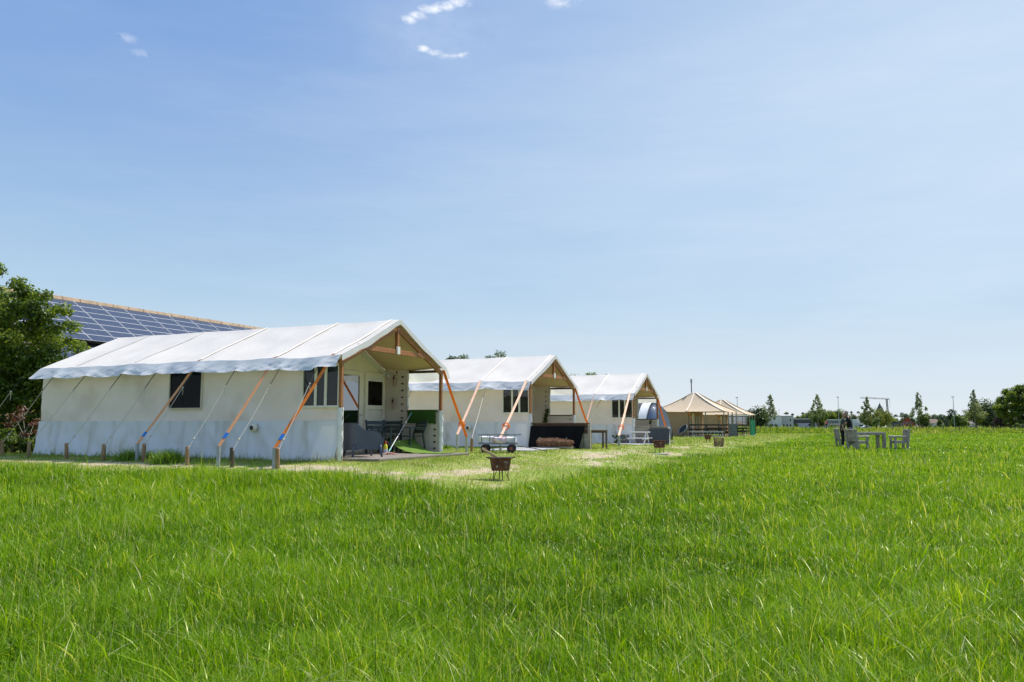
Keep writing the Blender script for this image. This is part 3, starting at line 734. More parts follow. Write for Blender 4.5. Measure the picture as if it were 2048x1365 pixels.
def mop():
    a = T1.on_y(823, 826, 4.30); b = T1.on_y(777, 903, 2.35); 
    t = thing('mop', 'mop with a grey pole and teal ends, leaning across the porch', 'mop', T1.w(b.x, b.y, 0), TA)
    p0 = Vector((0, 0, .06)); p1 = a - Vector((b.x, b.y, 0))
    MB().tube([p0.lerp(p1, .1), p0.lerp(p1, .92)], .012, 8).build('pole', steelM, t)
    MB().tube([p0.lerp(p1, .92), p1], .016, 8).build('grip', tealM, t)
    MB().tube([p0, p0.lerp(p1, .11)], .02, 8).build('socket', tealM, t)
    h = MB()
    for i in range(26):
        an = i * .9; l = .10 + .13 * rng.random()
        h.tube([(0, 0, .05), (l * .6 * math.cos(an), l * .6 * math.sin(an), .03), (1.3 * l * math.cos(an), l * math.sin(an), .008)], .011, 5)
    h.build('mop_head', mat('mop cloth', (.55, .48, .44), (.55, .16, .13), 14, .9), t)
mop()
def bottle():
    p = T1.w(-.35, 2.35, 0)
    t = thing('bottle', 'yellow cleaning bottle with a red cap standing on the porch floor', 'bottle', p, TA)
    MB().lathe([(.001, 0), (.05, 0), (.053, .01), (.053, .19), (.045, .225), (.022, .255), (.02, .27)], 18).build('body', mat('yellow plastic', (.72, .68, .03), rough=.35), t, smooth=True)
    MB().lathe([(.0535, .04), (.0545, .045), (.0545, .13), (.0535, .135)], 18).build('paper_label', mat('label paper', (.72, .74, .72), (.45, .5, .62), 30, .5), t, smooth=True)
    MB().lathe([(.024, .265), (.026, .27), (.022, .31), (.012, .325), (.001, .326)], 14).build('cap', mat('red plastic', (.65, .05, .02), rough=.4), t, smooth=True)
bottle()
def turf():
    b = MB(); b.grid(lambda u, v: (-.98 + .90 * u, WD - .12 - .02 * math.sin(v * 3) + .01 * nz3(u * 8, v * 5), .78 + .36 * v), 16, 8)
    b.grid(lambda u, v: (-.98 + .90 * u, WD - .12 + .16 * v, 1.14 + .012 * math.sin(math.pi * v)), 16, 4)
    o = b.build('turf_mat', turfM, None, smooth=True); o.location = T1.w(0, 0, 0); o.rotation_euler = (0, 0, TA)
    tag(o, 'dark strip of artificial turf hung over the porch rail of the nearest tent', 'turf mat')
    def pt(u, v):
        x = -.62 + 1.35 * u; k = max(0, 1 - u / .5)
        z = .012 + .36 * k * k * (.75 + .25 * v)
        return (x - .12 * k * (1 - v), 3.15 + .95 * v - .25 * (1 - k) * (1 - v) * 0 + .05 * math.sin(u * 4), z + .01 * nz3(u * 9, v * 9))
    b = MB(); b.grid(pt, 28, 12); b.grid(lambda u, v: tuple(Vector(pt(1 - u, v)) - Vector((0, 0, .014))), 28, 12)
    o = b.build('turf_mat', turfLM, None, smooth=True); o.location = T1.w(0, 0, 0); o.rotation_euler = (0, 0, TA)
    tag(o, 'bright green artificial turf mat curling up from the porch floor', 'turf mat')
turf()
def clog(px, py, label):
    q = T1.on_y(px, py, WD - .10); t = thing('clog', label, 'shoe', T1.w(q.x, q.y, q.z), TA, 'clogs hung on the porch wall')
    b = MB(); prof = []
    def pt(u, v):
        z = .17 - .34 * v; w = .052 * (math.sin(math.pi * min(1, .08 + v * .9)) ** .55) * (1 + .18 * math.sin(v * 5)); th = 2 * math.pi * u
        return (w * math.cos(th), -.02 + (.045 + .015 * v) * math.sin(th) * (.6 + .4 * math.sin(math.pi * min(1, v + .1))), z)
    b.grid(pt, 16, 14); b.build('body', mat('pale wood', (.48, .36, .29), (.40, .27, .21), 12, .6, .1), t, smooth=True)
    MB().lathe([(.001, .004), (.03, .003), (.034, 0)], 14, (0, -.066, .07), Matrix.Rotation(R(90), 3, 'X') @ Matrix.Diagonal((1, 1.7, 1))).build('opening', eyeletM, t)
clog(790, 762, 'upper of the two pale wooden clogs on the porch wall'); clog(788, 808, 'lower of the two pale wooden clogs on the porch wall')
q = T1.on_y(778, 752, WD - .06)
lp = thing('wall_lamp', 'small white round lamp on the porch wall above the clogs', 'lamp', T1.w(q.x, q.y, q.z), TA)
MB().lathe([(.05, 0), (.05, .02), (.001, .025)], 14, (0, 0, 0), Matrix.Rotation(R(90), 3, 'X')).build('base', whiteM, lp)
MB().lathe([(.001, -.06), (.03, -.055), (.042, -.02), (.04, .02), (.02, .04), (.001, .042)], 12, (0, -.06, -.0)).build('shade', whiteM, lp, smooth=True)

# ------------------------------------------------------------------ leaves
treeGM = leafmat('mid green leaves', [(0, (.03, .06, .010)), (.45, (.125, .195, .025)), (.85, (.21, .28, .04)), (1, (.30, .34, .08))], .58, .45, .4, (1.4, 1.3, .6))
lushM = leafmat('bright leaves', [(0, (.03, .07, .010)), (.5, (.10, .17, .02)), (1, (.20, .26, .045))], .45)
yellowGM = leafmat('yellow green leaves', [(0, (.06, .09, .012)), (.5, (.15, .19, .022)), (1, (.27, .29, .045))], .45)
darkGM = leafmat('dark leaves', [(0, (.022, .045, .014)), (.5, (.05, .09, .024)), (1, (.10, .145, .04))], .4)
paleGM = leafmat('pale hazy leaves', [(0, (.07, .11, .07)), (.5, (.12, .17, .10)), (1, (.18, .23, .13))], .4)  # pale blue green; on far trees the paleness stands in for haze
silverM = leafmat('silvery young leaves', [(0, (.07, .12, .045)), (.5, (.18, .23, .10)), (1, (.34, .37, .24))], .5)
redLM = leafmat('red brown leaves', [(0, (.05, .022, .015)), (.5, (.13, .05, .03)), (1, (.22, .11, .06))], .4)
purpleM = leafmat('purple brown leaves', [(0, (.02, .012, .014)), (.5, (.05, .03, .03)), (1, (.09, .06, .05))], .3)
barkM = mat('bark', (.12, .095, .07), (.07, .055, .04), 10, .9, .5, 30)
palebarkM = mat('pale bark', (.26, .24, .20), (.17, .155, .13), 10, .9, .4, 30)
def leaves(name, m, parent, clumps, count, size, asp=.6, droop=.0):
    """many single leaves spread through a set of clumps (centre, radii, weight)"""
    wts = np.array([c[2] for c in clumps], float); wts /= wts.sum()
    idx = nrg.choice(len(clumps), count, p=wts)
    C = np.array([c[0] for c in clumps])[idx]; Rr = np.array([c[1] for c in clumps])[idx]
    d = nrg.normal(size=(count, 3)); d /= np.linalg.norm(d, axis=1)[:, None]
    rad = nrg.random(count) ** .45 * nrg.uniform(.8, 1.12, count)
    pos = C + d * Rr * rad[:, None]
    nn = d * .9 + nrg.normal(size=(count, 3)) * .7 + np.array([0, 0, .35]); nn /= np.linalg.norm(nn, axis=1)[:, None]
    a = np.cross(nn, nrg.normal(size=(count, 3))); a /= np.linalg.norm(a, axis=1)[:, None]; a[:, 2] -= droop
    b = np.cross(nn, a); s = size * nrg.uniform(.55, 1.35, count)[:, None]
    v = np.stack([pos - a * s * .5, pos + b * s * asp * .5, pos + a * s * .5, pos - b * s * asp * .5], 1).reshape(-1, 3)
    tone_c = nrg.uniform(-.18, .18, len(clumps))[idx]
    tone = np.clip(nrg.normal(.48, .2, count) + tone_c, 0, 1)
    me = bpy.data.meshes.new(name); me.vertices.add(count * 4); me.vertices.foreach_set('co', v.ravel())
    me.loops.add(count * 4); me.loops.foreach_set('vertex_index', np.arange(count * 4))
    me.polygons.add(count); me.polygons.foreach_set('loop_start', np.arange(count) * 4)
    at = me.attributes.new('tone', 'FLOAT', 'POINT'); at.data.foreach_set('value', np.repeat(tone, 4).astype(np.float32))
    me.materials.append(m); me.update(); me.validate()
    o = bpy.data.objects.new(name, me); COL.objects.link(o)
    if parent is not None: o.parent = parent
    return o
def make_clumps(n, cx, cz, rx, rz, r0, r1, bottom=0.0, top=1.0, shape='round', ry=None):
    out = []; ry = ry or rx
    for i in range(n):
        for _ in range(50):
            d = Vector((rng.uniform(-1, 1), rng.uniform(-1, 1), rng.uniform(-1, 1)))
            if shape == 'cone':
                d = Vector((d.x, d.y, d.z)); lim = (1 - (d.z + 1) / 2) * .95 + .06
                if math.hypot(d.x, d.y) <= lim: break
            elif d.length <= 1 and (i % 4 == 0 or d.length > .55): break
        r = rng.uniform(r0, r1)
        if shape == 'cone': r *= .55 + .6 * (1 - (d.z + 1) / 2)
        out.append(((cx + d.x * rx, d.y * ry, cz + d.z * rz), (r, r, r * rng.uniform(.6, .9)), r ** 2))
    return out
def tree(name, label, loc, h, w, n_leaves, size, m, trunk_h=None, shape='round', nclump=14, cl=(.20, .38), crown_lo=.12, bark=barkM, group=None, trunk_r=None, lean=0.0, asp=.6):
    t = thing(name, label, 'tree', loc, rng.uniform(0, 6.28), group)
    lo = h * crown_lo; cz = (h + lo) / 2; rz = (h - lo) / 2; rx = w / 2
    cs = make_clumps(nclump, lean, cz, rx * .80, rz * .93, rx * cl[0] * 1.6, rx * cl[1] * 1.6, shape=shape)
    rt_ = rx * (.3 if shape == 'cone' else .5); cs.append(((lean, 0, h - rt_ * .85), (rt_, rt_, rt_ * .85), rt_ * rt_)); cs.append(((lean + rt_ * .9, .2 * rx, h - rt_ * 1.6), (rt_, rt_, rt_), rt_ * rt_)); cs.append(((lean - rt_ * .9, -.2 * rx, h - rt_ * 1.5), (rt_, rt_, rt_), rt_ * rt_))
    leaves('crown', m, t, cs, n_leaves, size, asp)
    tr = trunk_r or h * .018; b = MB()
    b.tube([(0, 0, -.2), (0, 0, lo * .6 + .1), (lean * .5, .0, cz * .9), (lean, 0, h * .86)], [tr * 1.25, tr, tr * .7, tr * .15], 8)
    for c in cs[::2]:
        z0 = max(lo * .8, c[0][2] * .6); b.tube([(lean * z0 / h, 0, z0), (c[0][0] * .5, c[0][1] * .5, (z0 + c[0][2]) / 2 + .05 * h), c[0]], [tr * .45, tr * .3, tr * .08], 5)
    b.build('trunk', bark, t, smooth=True)
    return t
# the big tree at the left edge, with the shrubs below it
def left_trees():
    c0 = D(22, 880, 25.0); g0 = gz(c0.x, c0.y)
    t = thing('broadleaf_tree', 'large leafy tree filling the left edge beside the nearest tent', 'tree', (c0.x - 1.15, c0.y + .8, g0))
    cs = []
    top = D(10, 525, 25.6).z - g0
    for i in range(92):
        z = rng.uniform(.3, top - .7); k = z / top
        wid = 2.45 * (1.0 if k < .72 else (1 - (k - .72) / .28 * .78)) * .82
        a = rng.uniform(0, 6.28); q = wid * rng.random() ** .4
        r = rng.uniform(.28, .62)
        cs.append(((q * math.cos(a) - .5, .9 * q * math.sin(a), z), (r * 1.1, r, r * .75), r * r))
    for x, z, r in ((-.1, top - .25, .42), (.75, top - .75, .38), (-.8, top - .3, .45), (1.5, 4.25, .5), (2.0, 3.9, .35), (1.9, 3.3, .4), (2.2, 2.7, .4), (1.1, 4.6, .4), (2.75, 3.3, .38), (2.65, 2.6, .42), (2.55, 3.95, .36), (2.2, 4.5, .36), (1.6, 4.95, .34), (2.9, 2.0, .4)):
        cs.append(((x, -.3, z), (r, r, r * .7), r * r))
    for i in range(20): r = rng.uniform(.4, .65); cs.append(((rng.uniform(.2, 2.6), rng.uniform(-.6, .6), rng.uniform(1.4, 3.1)), (r * 1.1, r, r * .8), r * r))
    for i in range(16): r = rng.uniform(.35, .6); cs.append(((rng.uniform(.9, 2.7), rng.uniform(-.3, 1.0), rng.uniform(.3, 2.7)), (r * 1.1, r, r * .8), r * r))
    leaves('crown', treeGM, t, cs, 62000, .115, .65)
    b = MB(); b.tube([(-.2, 0, -.2), (-.15, 0, 1.5), (-.4, .1, 3.5), (-.3, 0, top * .9)], [.16, .13, .09, .02], 9)
    for c in cs[::5]: b.tube([(-.3, 0, c[0][2] * .55 + .2), (c[0][0] * .5, c[0][1] * .5, c[0][2] * .85), c[0]], [.05, .03, .008], 5)
    b.build('trunk', barkM, t, smooth=True)
    q = P(48, 905); q = D(48, 872, 22.8); g = gz(q.x, q.y)
    s = thing('red_shrub', 'small shrub with red brown leaves left of the nearest tent', 'shrub', (q.x, q.y, g))
    cs = make_clumps(9, 0, .85, .42, .42, .12, .2)
    leaves('foliage', redLM, s, cs, 420, .085, .5)
    b = MB()
    for k in range(7): b.tube([(.06 * math.cos(k * 2), .06 * math.sin(k * 2), -.05), (.14 * math.cos(k * 1.7), .1 * math.sin(k * 1.7), .5), cs[k][0]], [.022, .015, .005], 6)
    b.build('stem', palebarkM, s, smooth=True)
    for px, py, d, w, h, lab in ((22, 885, 22.4, .55, .55, 'low bright green shrub at the foot of the red leaved shrub'), (-20, 880, 22.8, .7, .8, 'low green shrub cut off by the left edge of the photo'), (72, 880, 23.4, .45, .5, 'low dark shrub between the red shrub and the tent corner')):
        q = D(px, py, d); g = gz(q.x, q.y); s = thing('shrub', lab, 'shrub', (q.x, q.y, g))
        leaves('foliage', lushM if 'bright' in lab else treeGM, s, make_clumps(9, 0, h * .5, w * .8, h * .42, .14, .26), 2600, .085, .7)
        b = MB()
        for k in range(4): b.tube([(0, 0, -.05), (.1 * math.cos(k * 2), .1 * math.sin(k * 2), h * .5)], [.015, .006], 5)
        b.build('stem', barkM, s)
left_trees()
# weeds and tufts
bladeM = leafmat('grass blades', [(0, (.025, .070, .001)), (.45, (.122, .280, .001)), (.80, (.27, .43, .004)), (.90, (.38, .47, .10)), (1, (.64, .62, .38))], .46, .33, .31, (1.35, 1.25, .2))
bladeM.node_tree.nodes['Principled BSDF'].inputs['Specular Tint'].default_value = (1, .96, .55, 1)
weedM = leafmat('weed leaves', [(0, (.05, .11, .012)), (.6, (.16, .29, .025)), (1, (.30, .40, .06))], .42, .45, .4, (1.2, 1.2, .5))
def blades(name, m, X, Y, Z, H_, Wd, lean, tone, seg=3, parent=None, curve=1.0):
    """one mesh of separate, bent grass blades"""
    n = len(X); az = nrg.uniform(0, 2 * np.pi, n); tw = az + nrg.normal(np.pi / 2, .5, n)
    ld = np.stack([np.cos(az), np.sin(az)], 1); sd_ = np.stack([np.cos(tw), np.sin(tw)], 1)
    rows = []
    for k in range(seg + 1):
        t = k / seg; off = lean * H_ * (t ** 1.8) * curve
        zz = Z + H_ * (t - .28 * np.clip(lean, 0, 1.6) * t * t)
        cx = X + ld[:, 0] * off; cy = Y + ld[:, 1] * off
        w = Wd * (1 - t ** 2.2) * .5 if k < seg else None
        if k < seg:
            rows.append(np.stack([cx - sd_[:, 0] * w, cy - sd_[:, 1] * w, zz], 1)); rows.append(np.stack([cx + sd_[:, 0] * w, cy + sd_[:, 1] * w, zz], 1))
        else: rows.append(np.stack([cx, cy, zz], 1))
    nv = 2 * seg + 1
    V = np.stack(rows, 1).reshape(-1, 3); base = (np.arange(n) * nv)[:, None]
    loops = []; sizes = []
    pat = []
    for k in range(seg - 1): pat += [2 * k, 2 * k + 1, 2 * k + 3, 2 * k + 2]; sizes.append(4)
    pat += [2 * seg - 2, 2 * seg - 1, 2 * seg]; sizes.append(3)
    L = (base + np.array(pat)[None, :]).ravel(); S = np.tile(np.array(sizes), n)
    me = bpy.data.meshes.new(name); me.vertices.add(len(V)); me.vertices.foreach_set('co', V.ravel().astype(np.float32))
    me.loops.add(len(L)); me.loops.foreach_set('vertex_index', L.astype(np.int32))
    me.polygons.add(len(S)); st = np.zeros(len(S), np.int32); st[1:] = np.cumsum(S)[:-1]; me.polygons.foreach_set('loop_start', st)
    me.polygons.foreach_set('use_smooth', np.ones(len(S), bool))
    at = me.attributes.new('tone', 'FLOAT', 'POINT'); at.data.foreach_set('value', np.repeat(tone, nv).astype(np.float32))
    me.materials.append(m); me.update(calc_edges=True)
    o = bpy.data.objects.new(name, me); COL.objects.link(o)
    if parent is not None: o.parent = parent
    return o
def weed(px, py, w, h, n, label, leafy=False):
    p = P(px, py); 
    X = nrg.normal(0, w * .3, n); Y = nrg.normal(0, w * .25, n)
    H_ = h * nrg.uniform(.45, 1.1, n) * np.exp(-(X / w) ** 2); o = blades('weed_tuft', weedM, X, Y, np.full(n, -.03), H_, nrg.uniform(.008, .018, n), nrg.uniform(.2, 1.0, n), np.clip(nrg.normal(.6, .2, n), 0, 1), 4)
    o.location = p; tag(o, label, 'weeds', 'weeds along the tent walls'); return o
weed(338, 926, .62, .42, 900, 'large bright tuft of weeds between the fifth and sixth stake of the nearest tent')
weed(258, 921, .50, .42, 420, 'tuft of green weeds right of the fifth stake from the left')
weed(300, 917, .30, .30, 200, 'small tuft of weeds between the two bright tufts of the nearest tent')
weed(120, 909, .55, .26, 300, 'long dark weeds at the left end of the nearest tent wall')
weed(225, 911, .35, .38, 200, 'weeds beside the short stake against the tent wall')
weed(480, 915, .55, .34, 360, 'weeds at the tent wall left of the vent cap')
weed(535, 915, .40, .34, 300, 'weeds at the tent wall under the vent cap')
weed(650, 921, .35, .30, 260, 'green weeds at the front corner of the nearest tent')
weed(420, 914, .40, .24, 160, 'thin weeds in the shade behind the middle strap post')
weed(895, 897, .40, .22, 200, 'grass tuft at the far post of the nearest tent')

# ------------------------------------------------------------------ fire pits, cart, reed roll
flameholeM = mat('cut out holes', (.35, .29, .22), rough=.9)
def fire_pit(loc, s, rz, label, plank=False, grill=False):
    t = thing('fire_pit', label, 'fire pit', loc, rz, 'rusty fire pits on legs')
    b = MB()
    def ell(rx, ry, z, n=28): return [(rx * math.cos(2 * math.pi * i / n), ry * math.sin(2 * math.pi * i / n), z) for i in range(n)]
    prof = [(.185, .15, .20), (.19, .155, .205), (.205, .17, .32), (.225, .185, .44), (.245, .20, .452), (.245, .20, .462), (.218, .178, .458), (.195, .16, .30), (.18, .145, .215)]
    vs = []; n = 28
    for rx, ry, z in prof: vs += ell(rx * s, ry * s, z * s)
    fs = [(k * n + i, k * n + (i + 1) % n, (k + 1) * n + (i + 1) % n, (k + 1) * n + i) for k in range(len(prof) - 1) for i in range(n)]
    fs += [tuple(range(n - 1, -1, -1)), tuple(range((len(prof) - 1) * n, len(prof) * n))]
    b.add(vs, fs); bo = b.build('bowl', rustM, t, smooth=False)
    for a in (200, 275, 340, 90):
        x, y = .16 * s * math.cos(R(a)), .13 * s * math.sin(R(a))
        l = MB(); l.tube([(x, y, .22 * s), (x * 1.02, y * 1.02, -.04)], .0085, 6)
        l.tube([(x * .55, y * .55, .205 * s), (x * 1.0, y * 1.0, .03)], .005, 5); l.build('leg', rustM, t)
    h = MB()
    for sx in (-1, 1): h.tube([(sx * .23 * s, -.05 * s, .45 * s), (sx * .31 * s, -.05 * s, .475 * s), (sx * .31 * s, .05 * s, .475 * s), (sx * .23 * s, .05 * s, .45 * s)], .008 * s, 6)
    h.build('handle', rustM, t)
    # punched marks on the front
    k = MB()
    def mk(ax, z, w, hh, r=0):
        a = R(270 + ax); rr = .208 + (z - .2) * .14
        c = Vector((rr * 1.0 * s * math.cos(a), rr * .825 * s * math.sin(a), z * s)); k.box(c, (w * s, .012 * s, hh * s), Matrix.Rotation(a + math.pi / 2, 3, 'Z') @ Matrix.Rotation(r, 3, 'Y'))
    for j, (ax, w) in enumerate(((12, .012), (16, .01), (20, .014), (24, .01), (28, .014))): mk(ax, .385 - .004 * j, w, .03, .2 * (j % 2))
    mk(20, .335, .02, .016, .5); mk(16, .30, .018, .012, .3); mk(23, .27, .02, .012); mk(-28, .29, .035, .05, .6)
    k.build('cut_out_marks', flameholeM, bo)
    if grill:
        g = MB()
        for i in range(9): g.tube([(-.26 * s, (-.14 + .035 * i) * s, .475 * s), (.26 * s, (-.14 + .035 * i) * s, .475 * s)], .004, 5)
        g.tube([(-.26 * s, -.14 * s, .475 * s), (-.26 * s, .14 * s, .475 * s)], .006, 5); g.tube([(.26 * s, -.14 * s, .475 * s), (.26 * s, .14 * s, .475 * s)], .006, 5)
        g.build('grill', blackM, t)
    return t
p1 = P(1001, 961); u1 = p1.y / F
fire_pit(p1, 45 * u1 / .475, R(12), 'nearest rusty fire pit on thin legs with a plank sticking out', grill=True)
pl = MB(); pl.bar((-.39, -.0, .66), (.06, -.02, .385), .12, .05)
po = pl.build('plank', mat('fresh pine plank', (.62, .42, .24), (.52, .33, .18), 8, .6, .2, 40), None, bevel=.004); k1 = 45 * u1 / .475
po.location = p1; po.scale = (k1, k1, k1); po.rotation_euler = (0, 0, R(6)); tag(po, 'pale pine plank lying slantwise in the nearest fire pit', 'plank')
p2 = P(1319, 907); fire_pit(p2, 26 * p2.y / F / .475, R(-20), 'second rusty fire pit, on the mown grass before the third tent')
p3 = P(1416, 886); fire_pit(p3, 16 * p3.y / F / .475, R(30), 'small distant fire pit in front of the ladder by the beige tent')
flat = P(1318, 909)
def slab(p, w, d, label):
    o = MB().box((0, 0, .0), (w, d, .05)).build('paving_slab', paveM, None, bevel=.005); o.location = (p.x, p.y, p.z - .01); o.rotation_euler = (0, 0, .2); return tag(o, label, 'slab')
slab(P(1316, 908.5), .6, .45, 'grey paving slab under the second fire pit')
def cart():
    c = P(997, 906); t = thing('flat_cart', 'low steel garden cart with rails carrying white laundry bags before the middle tent', 'cart', c, TA + R(22))
    L2, W2, z0, z1 = .55, .28, .27, .52
    b = MB()
    for y in (-W2, W2):
        b.bar((-L2, y, z0), (L2, y, z0), .03, .05); b.bar((-L2 - .02, y, z1), (L2 + .10, y, z1), .024, .024)
        for k in range(5): x = -L2 + .08 + k * (2 * L2 - .16) / 4; b.bar((x, y, z0), (x, y, z1), .03, .02)
    for x in (-L2, L2): b.bar((x, -W2, z1), (x, W2, z1), .022, .022); b.bar((x, -W2, z0), (x, W2, z0), .03, .05); 
    b.span((-L2, -W2, z0 - .01), (L2, W2, z0 + .005))
    b.build('bed_frame', mat('dull steel', (.28, .285, .30), (.21, .215, .225), 9, .6, metal=.1), t)
    a = MB()
    for x in (-.37, .38): a.bar((x, -.27, .145), (x, .27, .145), .03, .03); a.bar((x, 0, .145), (x, 0, .30), .05, .05)
    a.bar((-.42, 0, .17), (.44, 0, .17), .03, .03); a.build('axle', blackM, t)
    for x in (-.37, .38):
        for y in (-.30, .30):
            rt = Matrix.Rotation(R(90), 3, 'X')
            w = MB().lathe([(.05, -.04), (.095, -.045), (.122, -.03), (.125, 0), (.122, .03), (.095, .045), (.05, .04)], 22, (x, y, .125), rt).build('wheel', rubberM, t, smooth=True)
            MB().lathe([(.001, -.035), (.03, -.04), (.05, -.03), (.065, -.044), (.065, .044), (.05, .03), (.03, .04), (.001, .035)], 16, (x, y, .125), rt).build('hub', mat('faded red hub', (.30, .10, .08), rough=.6), w)
    MB().tube([(L2, 0, .2), (L2 + .45, .05, .13), (L2 + .8, .08, .06), (L2 + .86, .08, .06)], .012, 6).build('drawbar', blackM, t)
    def bag(x, y, rx, ry, rz_, label, m):
        b = MB()
        def pt(u, v):
            th = 2 * math.pi * u; ph = math.pi * (v - .5)
            r = 1 + .30 * nz3(2.6 * math.cos(th) + x * 9, 3 * math.sin(th), 3 * v) + .16 * nz3(5 * math.cos(th) + x * 7, 5 * math.sin(th), 5 * v + x)
            ce, se = math.cos(ph), math.sin(ph); q = lambda a: math.copysign(abs(a) ** .42, a)
            return (rx * r * q(math.cos(th)) * q(ce), ry * r * q(math.sin(th)) * q(ce), max(-rz_ * .95, rz_ * r * q(se)))
        b.grid(pt, 26, 16); o = b.build('laundry_bag', m, None, smooth=True)
        o.location = c + Matrix.Rotation(TA + R(22), 3, 'Z') @ Vector((x, y, z0 + rz_)); o.rotation_euler = (0, 0, TA + R(22)); tag(o, label, 'bag', 'white bags on the cart')
    whiteB = mat('white bag', (.80, .80, .86), (.70, .70, .78), 6, .95, .6, 18, spec=.05); pinkB = mat('pinkish clear bag', (.78, .72, .76), (.62, .42, .46), 8, .95, .6, 18, spec=.05, c3=(.45, .25, .3), s3=6, a3=.7)
    bag(-.33, -.05, .21, .25, .095, 'white laundry bag at the left end of the cart', whiteB); bag(.04, -.05, .21, .25, .088, 'pinkish laundry bag in the middle of the cart', pinkB); bag(.35, -.03, .17, .22, .09, 'white laundry bag at the right end of the cart', whiteB)
cart()
reedM = mat('reed stems', (.30, .155, .075), (.15, .075, .04), 14, .85, .5, 60, c3=(.42, .26, .15), s3=9, a3=.7)
def reeds():
    a = T2.w(.62, -.78, 0); b = T2.w(1.88, -.70, 0); a.z = gz(a.x, a.y); b.z = gz(b.x, b.y); c = (a + b) / 2; L = (b - a).length; rz = math.atan2(b.y - a.y, b.x - a.x)
    t = thing('reed_mat_roll', 'rolled brown reed fencing lying on a low base before the black panel', 'reed roll', c, rz)
    s = MB(); rr = random.Random(3)
    for i in range(120):
        q = math.sqrt(rr.random()) * .165; an = rr.uniform(0, 6.28); y, z = q * math.cos(an) * 1.15, .22 + q * math.sin(an) * .85; y -= .02
        e = .03 * rr.random(); x0 = -L / 2 + rr.uniform(0, .12); x1 = L / 2 - rr.uniform(0, .22)
        s.tube([(x0, y, z), (0, y + rr.uniform(-.02, .02), z + rr.uniform(-.01, .02)), (x1, y * .75, .2 + (z - .22) * .75)], rr.uniform(.011, .019), 6)
    s.build('reed_bundle', reedM, t)
    w = MB()
    for x in (-.62, -.55, .1, .45):
        w.tube([(x * L / 1.4, .19 * math.cos(k * .45) - .02, .22 + .155 * math.sin(k * .45)) for k in range(15)], .006, 5)
    w.build('binding_wire', eyeletM, t)
    p = MB()
    for y in (-.16, .0, .16): p.span((-L * .42, y - .05, .05), (L * .47, y + .05, .075))
    for x in (-L * .38, L * .4): p.span((x - .05, -.2, -.06), (x + .05, .2, .048))
    o = p.build('pallet', greywoodM, None); o.location = c; o.rotation_euler = (0, 0, rz); tag(o, 'low grey wooden base under the reed roll', 'pallet')
reeds()
def side_table():
    p = P(1196, 898); t = thing('side_table', 'tall bare wooden table on thin legs between the middle and third tent', 'table', p, TA + R(30))
    h = 37 / F * p.y + .02
    MB().span((-.30, -.05, h - .045), (.34, .62, h)).build('tabletop', greywoodM, t, bevel=.005)
    MB().span((-.27, -.02, h - .12), (.31, .59, h - .047)).build('apron', darkwoodM, t)
    for x, y in ((-.26, 0), (.30, 0), (-.26, .57), (.30, .57)): MB().box((x, y, (h - .046) / 2 - .03), (.06, .06, h - .046 + .06)).build('leg', mat('brown leg wood', (.17, .11, .07), (.12, .08, .05), 8, .7), t, bevel=.004)
side_table()
def picnic_bench():
    w = T3.w(.45, -.78, 0); g = gz(w.x, w.y); t = thing('picnic_bench', 'small white picnic bench in front of the third tent', 'bench', (w.x, w.y, g), TA)
    MB().span((-.42, -.22, .52), (.48, .22, .56)).build('tabletop', whiteM, t, bevel=.006)
    for y in (-.42, .42): MB().span((-.42, y - .09, .25), (.52, y + .09, .285)).build('seat', whiteM, t, bevel=.006)
    for x in (-.30, .36):
        f = MB(); f.bar((x, -.45, 0), (x, -.10, .52), .05, .05, (1, 0, 0)); f.bar((x, .45, 0), (x, .10, .52), .05, .05, (1, 0, 0)); f.bar((x - .052, -.48, .225), (x - .052, .48, .225), .05, .05); f.build('trestle', whiteM, t)
picnic_bench()
def planter():
    w = T3.w(-.38, -.36, 0); g = gz(w.x, w.y); t = thing('planter_box', 'grey square planter with a coiled pale hose by the wall of the third tent', 'planter', (w.x, w.y, g), TA)
    MB().box((0, 0, .2), (.38, .34, .44), taper=1.05).build('box', mat('grey planter', (.17, .175, .17), (.13, .135, .13), 6, .8), t, bevel=.01)
    MB().tube([(.16 * math.cos(k * .42) + .03, -.19 - .012 * (k % 3), .32 + .14 * math.sin(k * .42)) for k in range(22)], .013, 6).build('hose', mat('pale hose', (.6, .55, .42), rough=.5), t, smooth=True)
    w = T3.w(-.75, -.40, 0); s = thing('shrub', 'small climbing plant beside the strap post of the third tent', 'plant', (w.x, w.y, gz(w.x, w.y)))
    leaves('foliage', treeGM, s, make_clumps(6, 0, .36, .14, .3, .06, .12), 420, .06, .7)
    MB().tube([(0, 0, -.05), (.03, 0, .3), (0, 0, .6)], .01, 5).build('stem', barkM, s)
planter()
def pot_plant(fr, x, y, z, label, h=.34):
    t = thing('potted_plant', label, 'plant', fr.w(x, y, z), TA)
    MB().lathe([(.001, 0), (.06, 0), (.085, .15), (.09, .155), (.075, .15), (.001, .14)], 14).build('pot', blackM, t)
    leaves('foliage', lushM, t, make_clumps(6, 0, .14 + h * .5, .05, h * .4, .05, .09), 260, .07, .5)
pot_plant(T3, -.25, WD - .4, .62, 'green plant in a black pot in the porch of the third tent')
MB().box((0, 0, .31), (.45, .45, .62)).build('stand', greywoodM, None).location = T3.w(-.25, WD - .4, 0)
st = bpy.data.objects['stand']; st.name = 'plant_stand'; st.rotation_euler = (0, 0, TA); tag(st, 'wooden stand under the potted plant of the third tent', 'stand')
pot_plant(T1, -1.3, 4.05, 0, 'leafy potted plant behind the mop on the porch of the nearest tent', .42)
vn = thing('vine', 'green climbing plant on the porch wall of the middle tent', 'plant', T2.w(-1.32, WD - .13, .05), TA)
leaves('foliage', lushM, vn, [((.0 + .22 * k / 9, -.02, .35 + .10 * k), (.10, .05, .09), 1) for k in range(10)], 420, .085, .6)
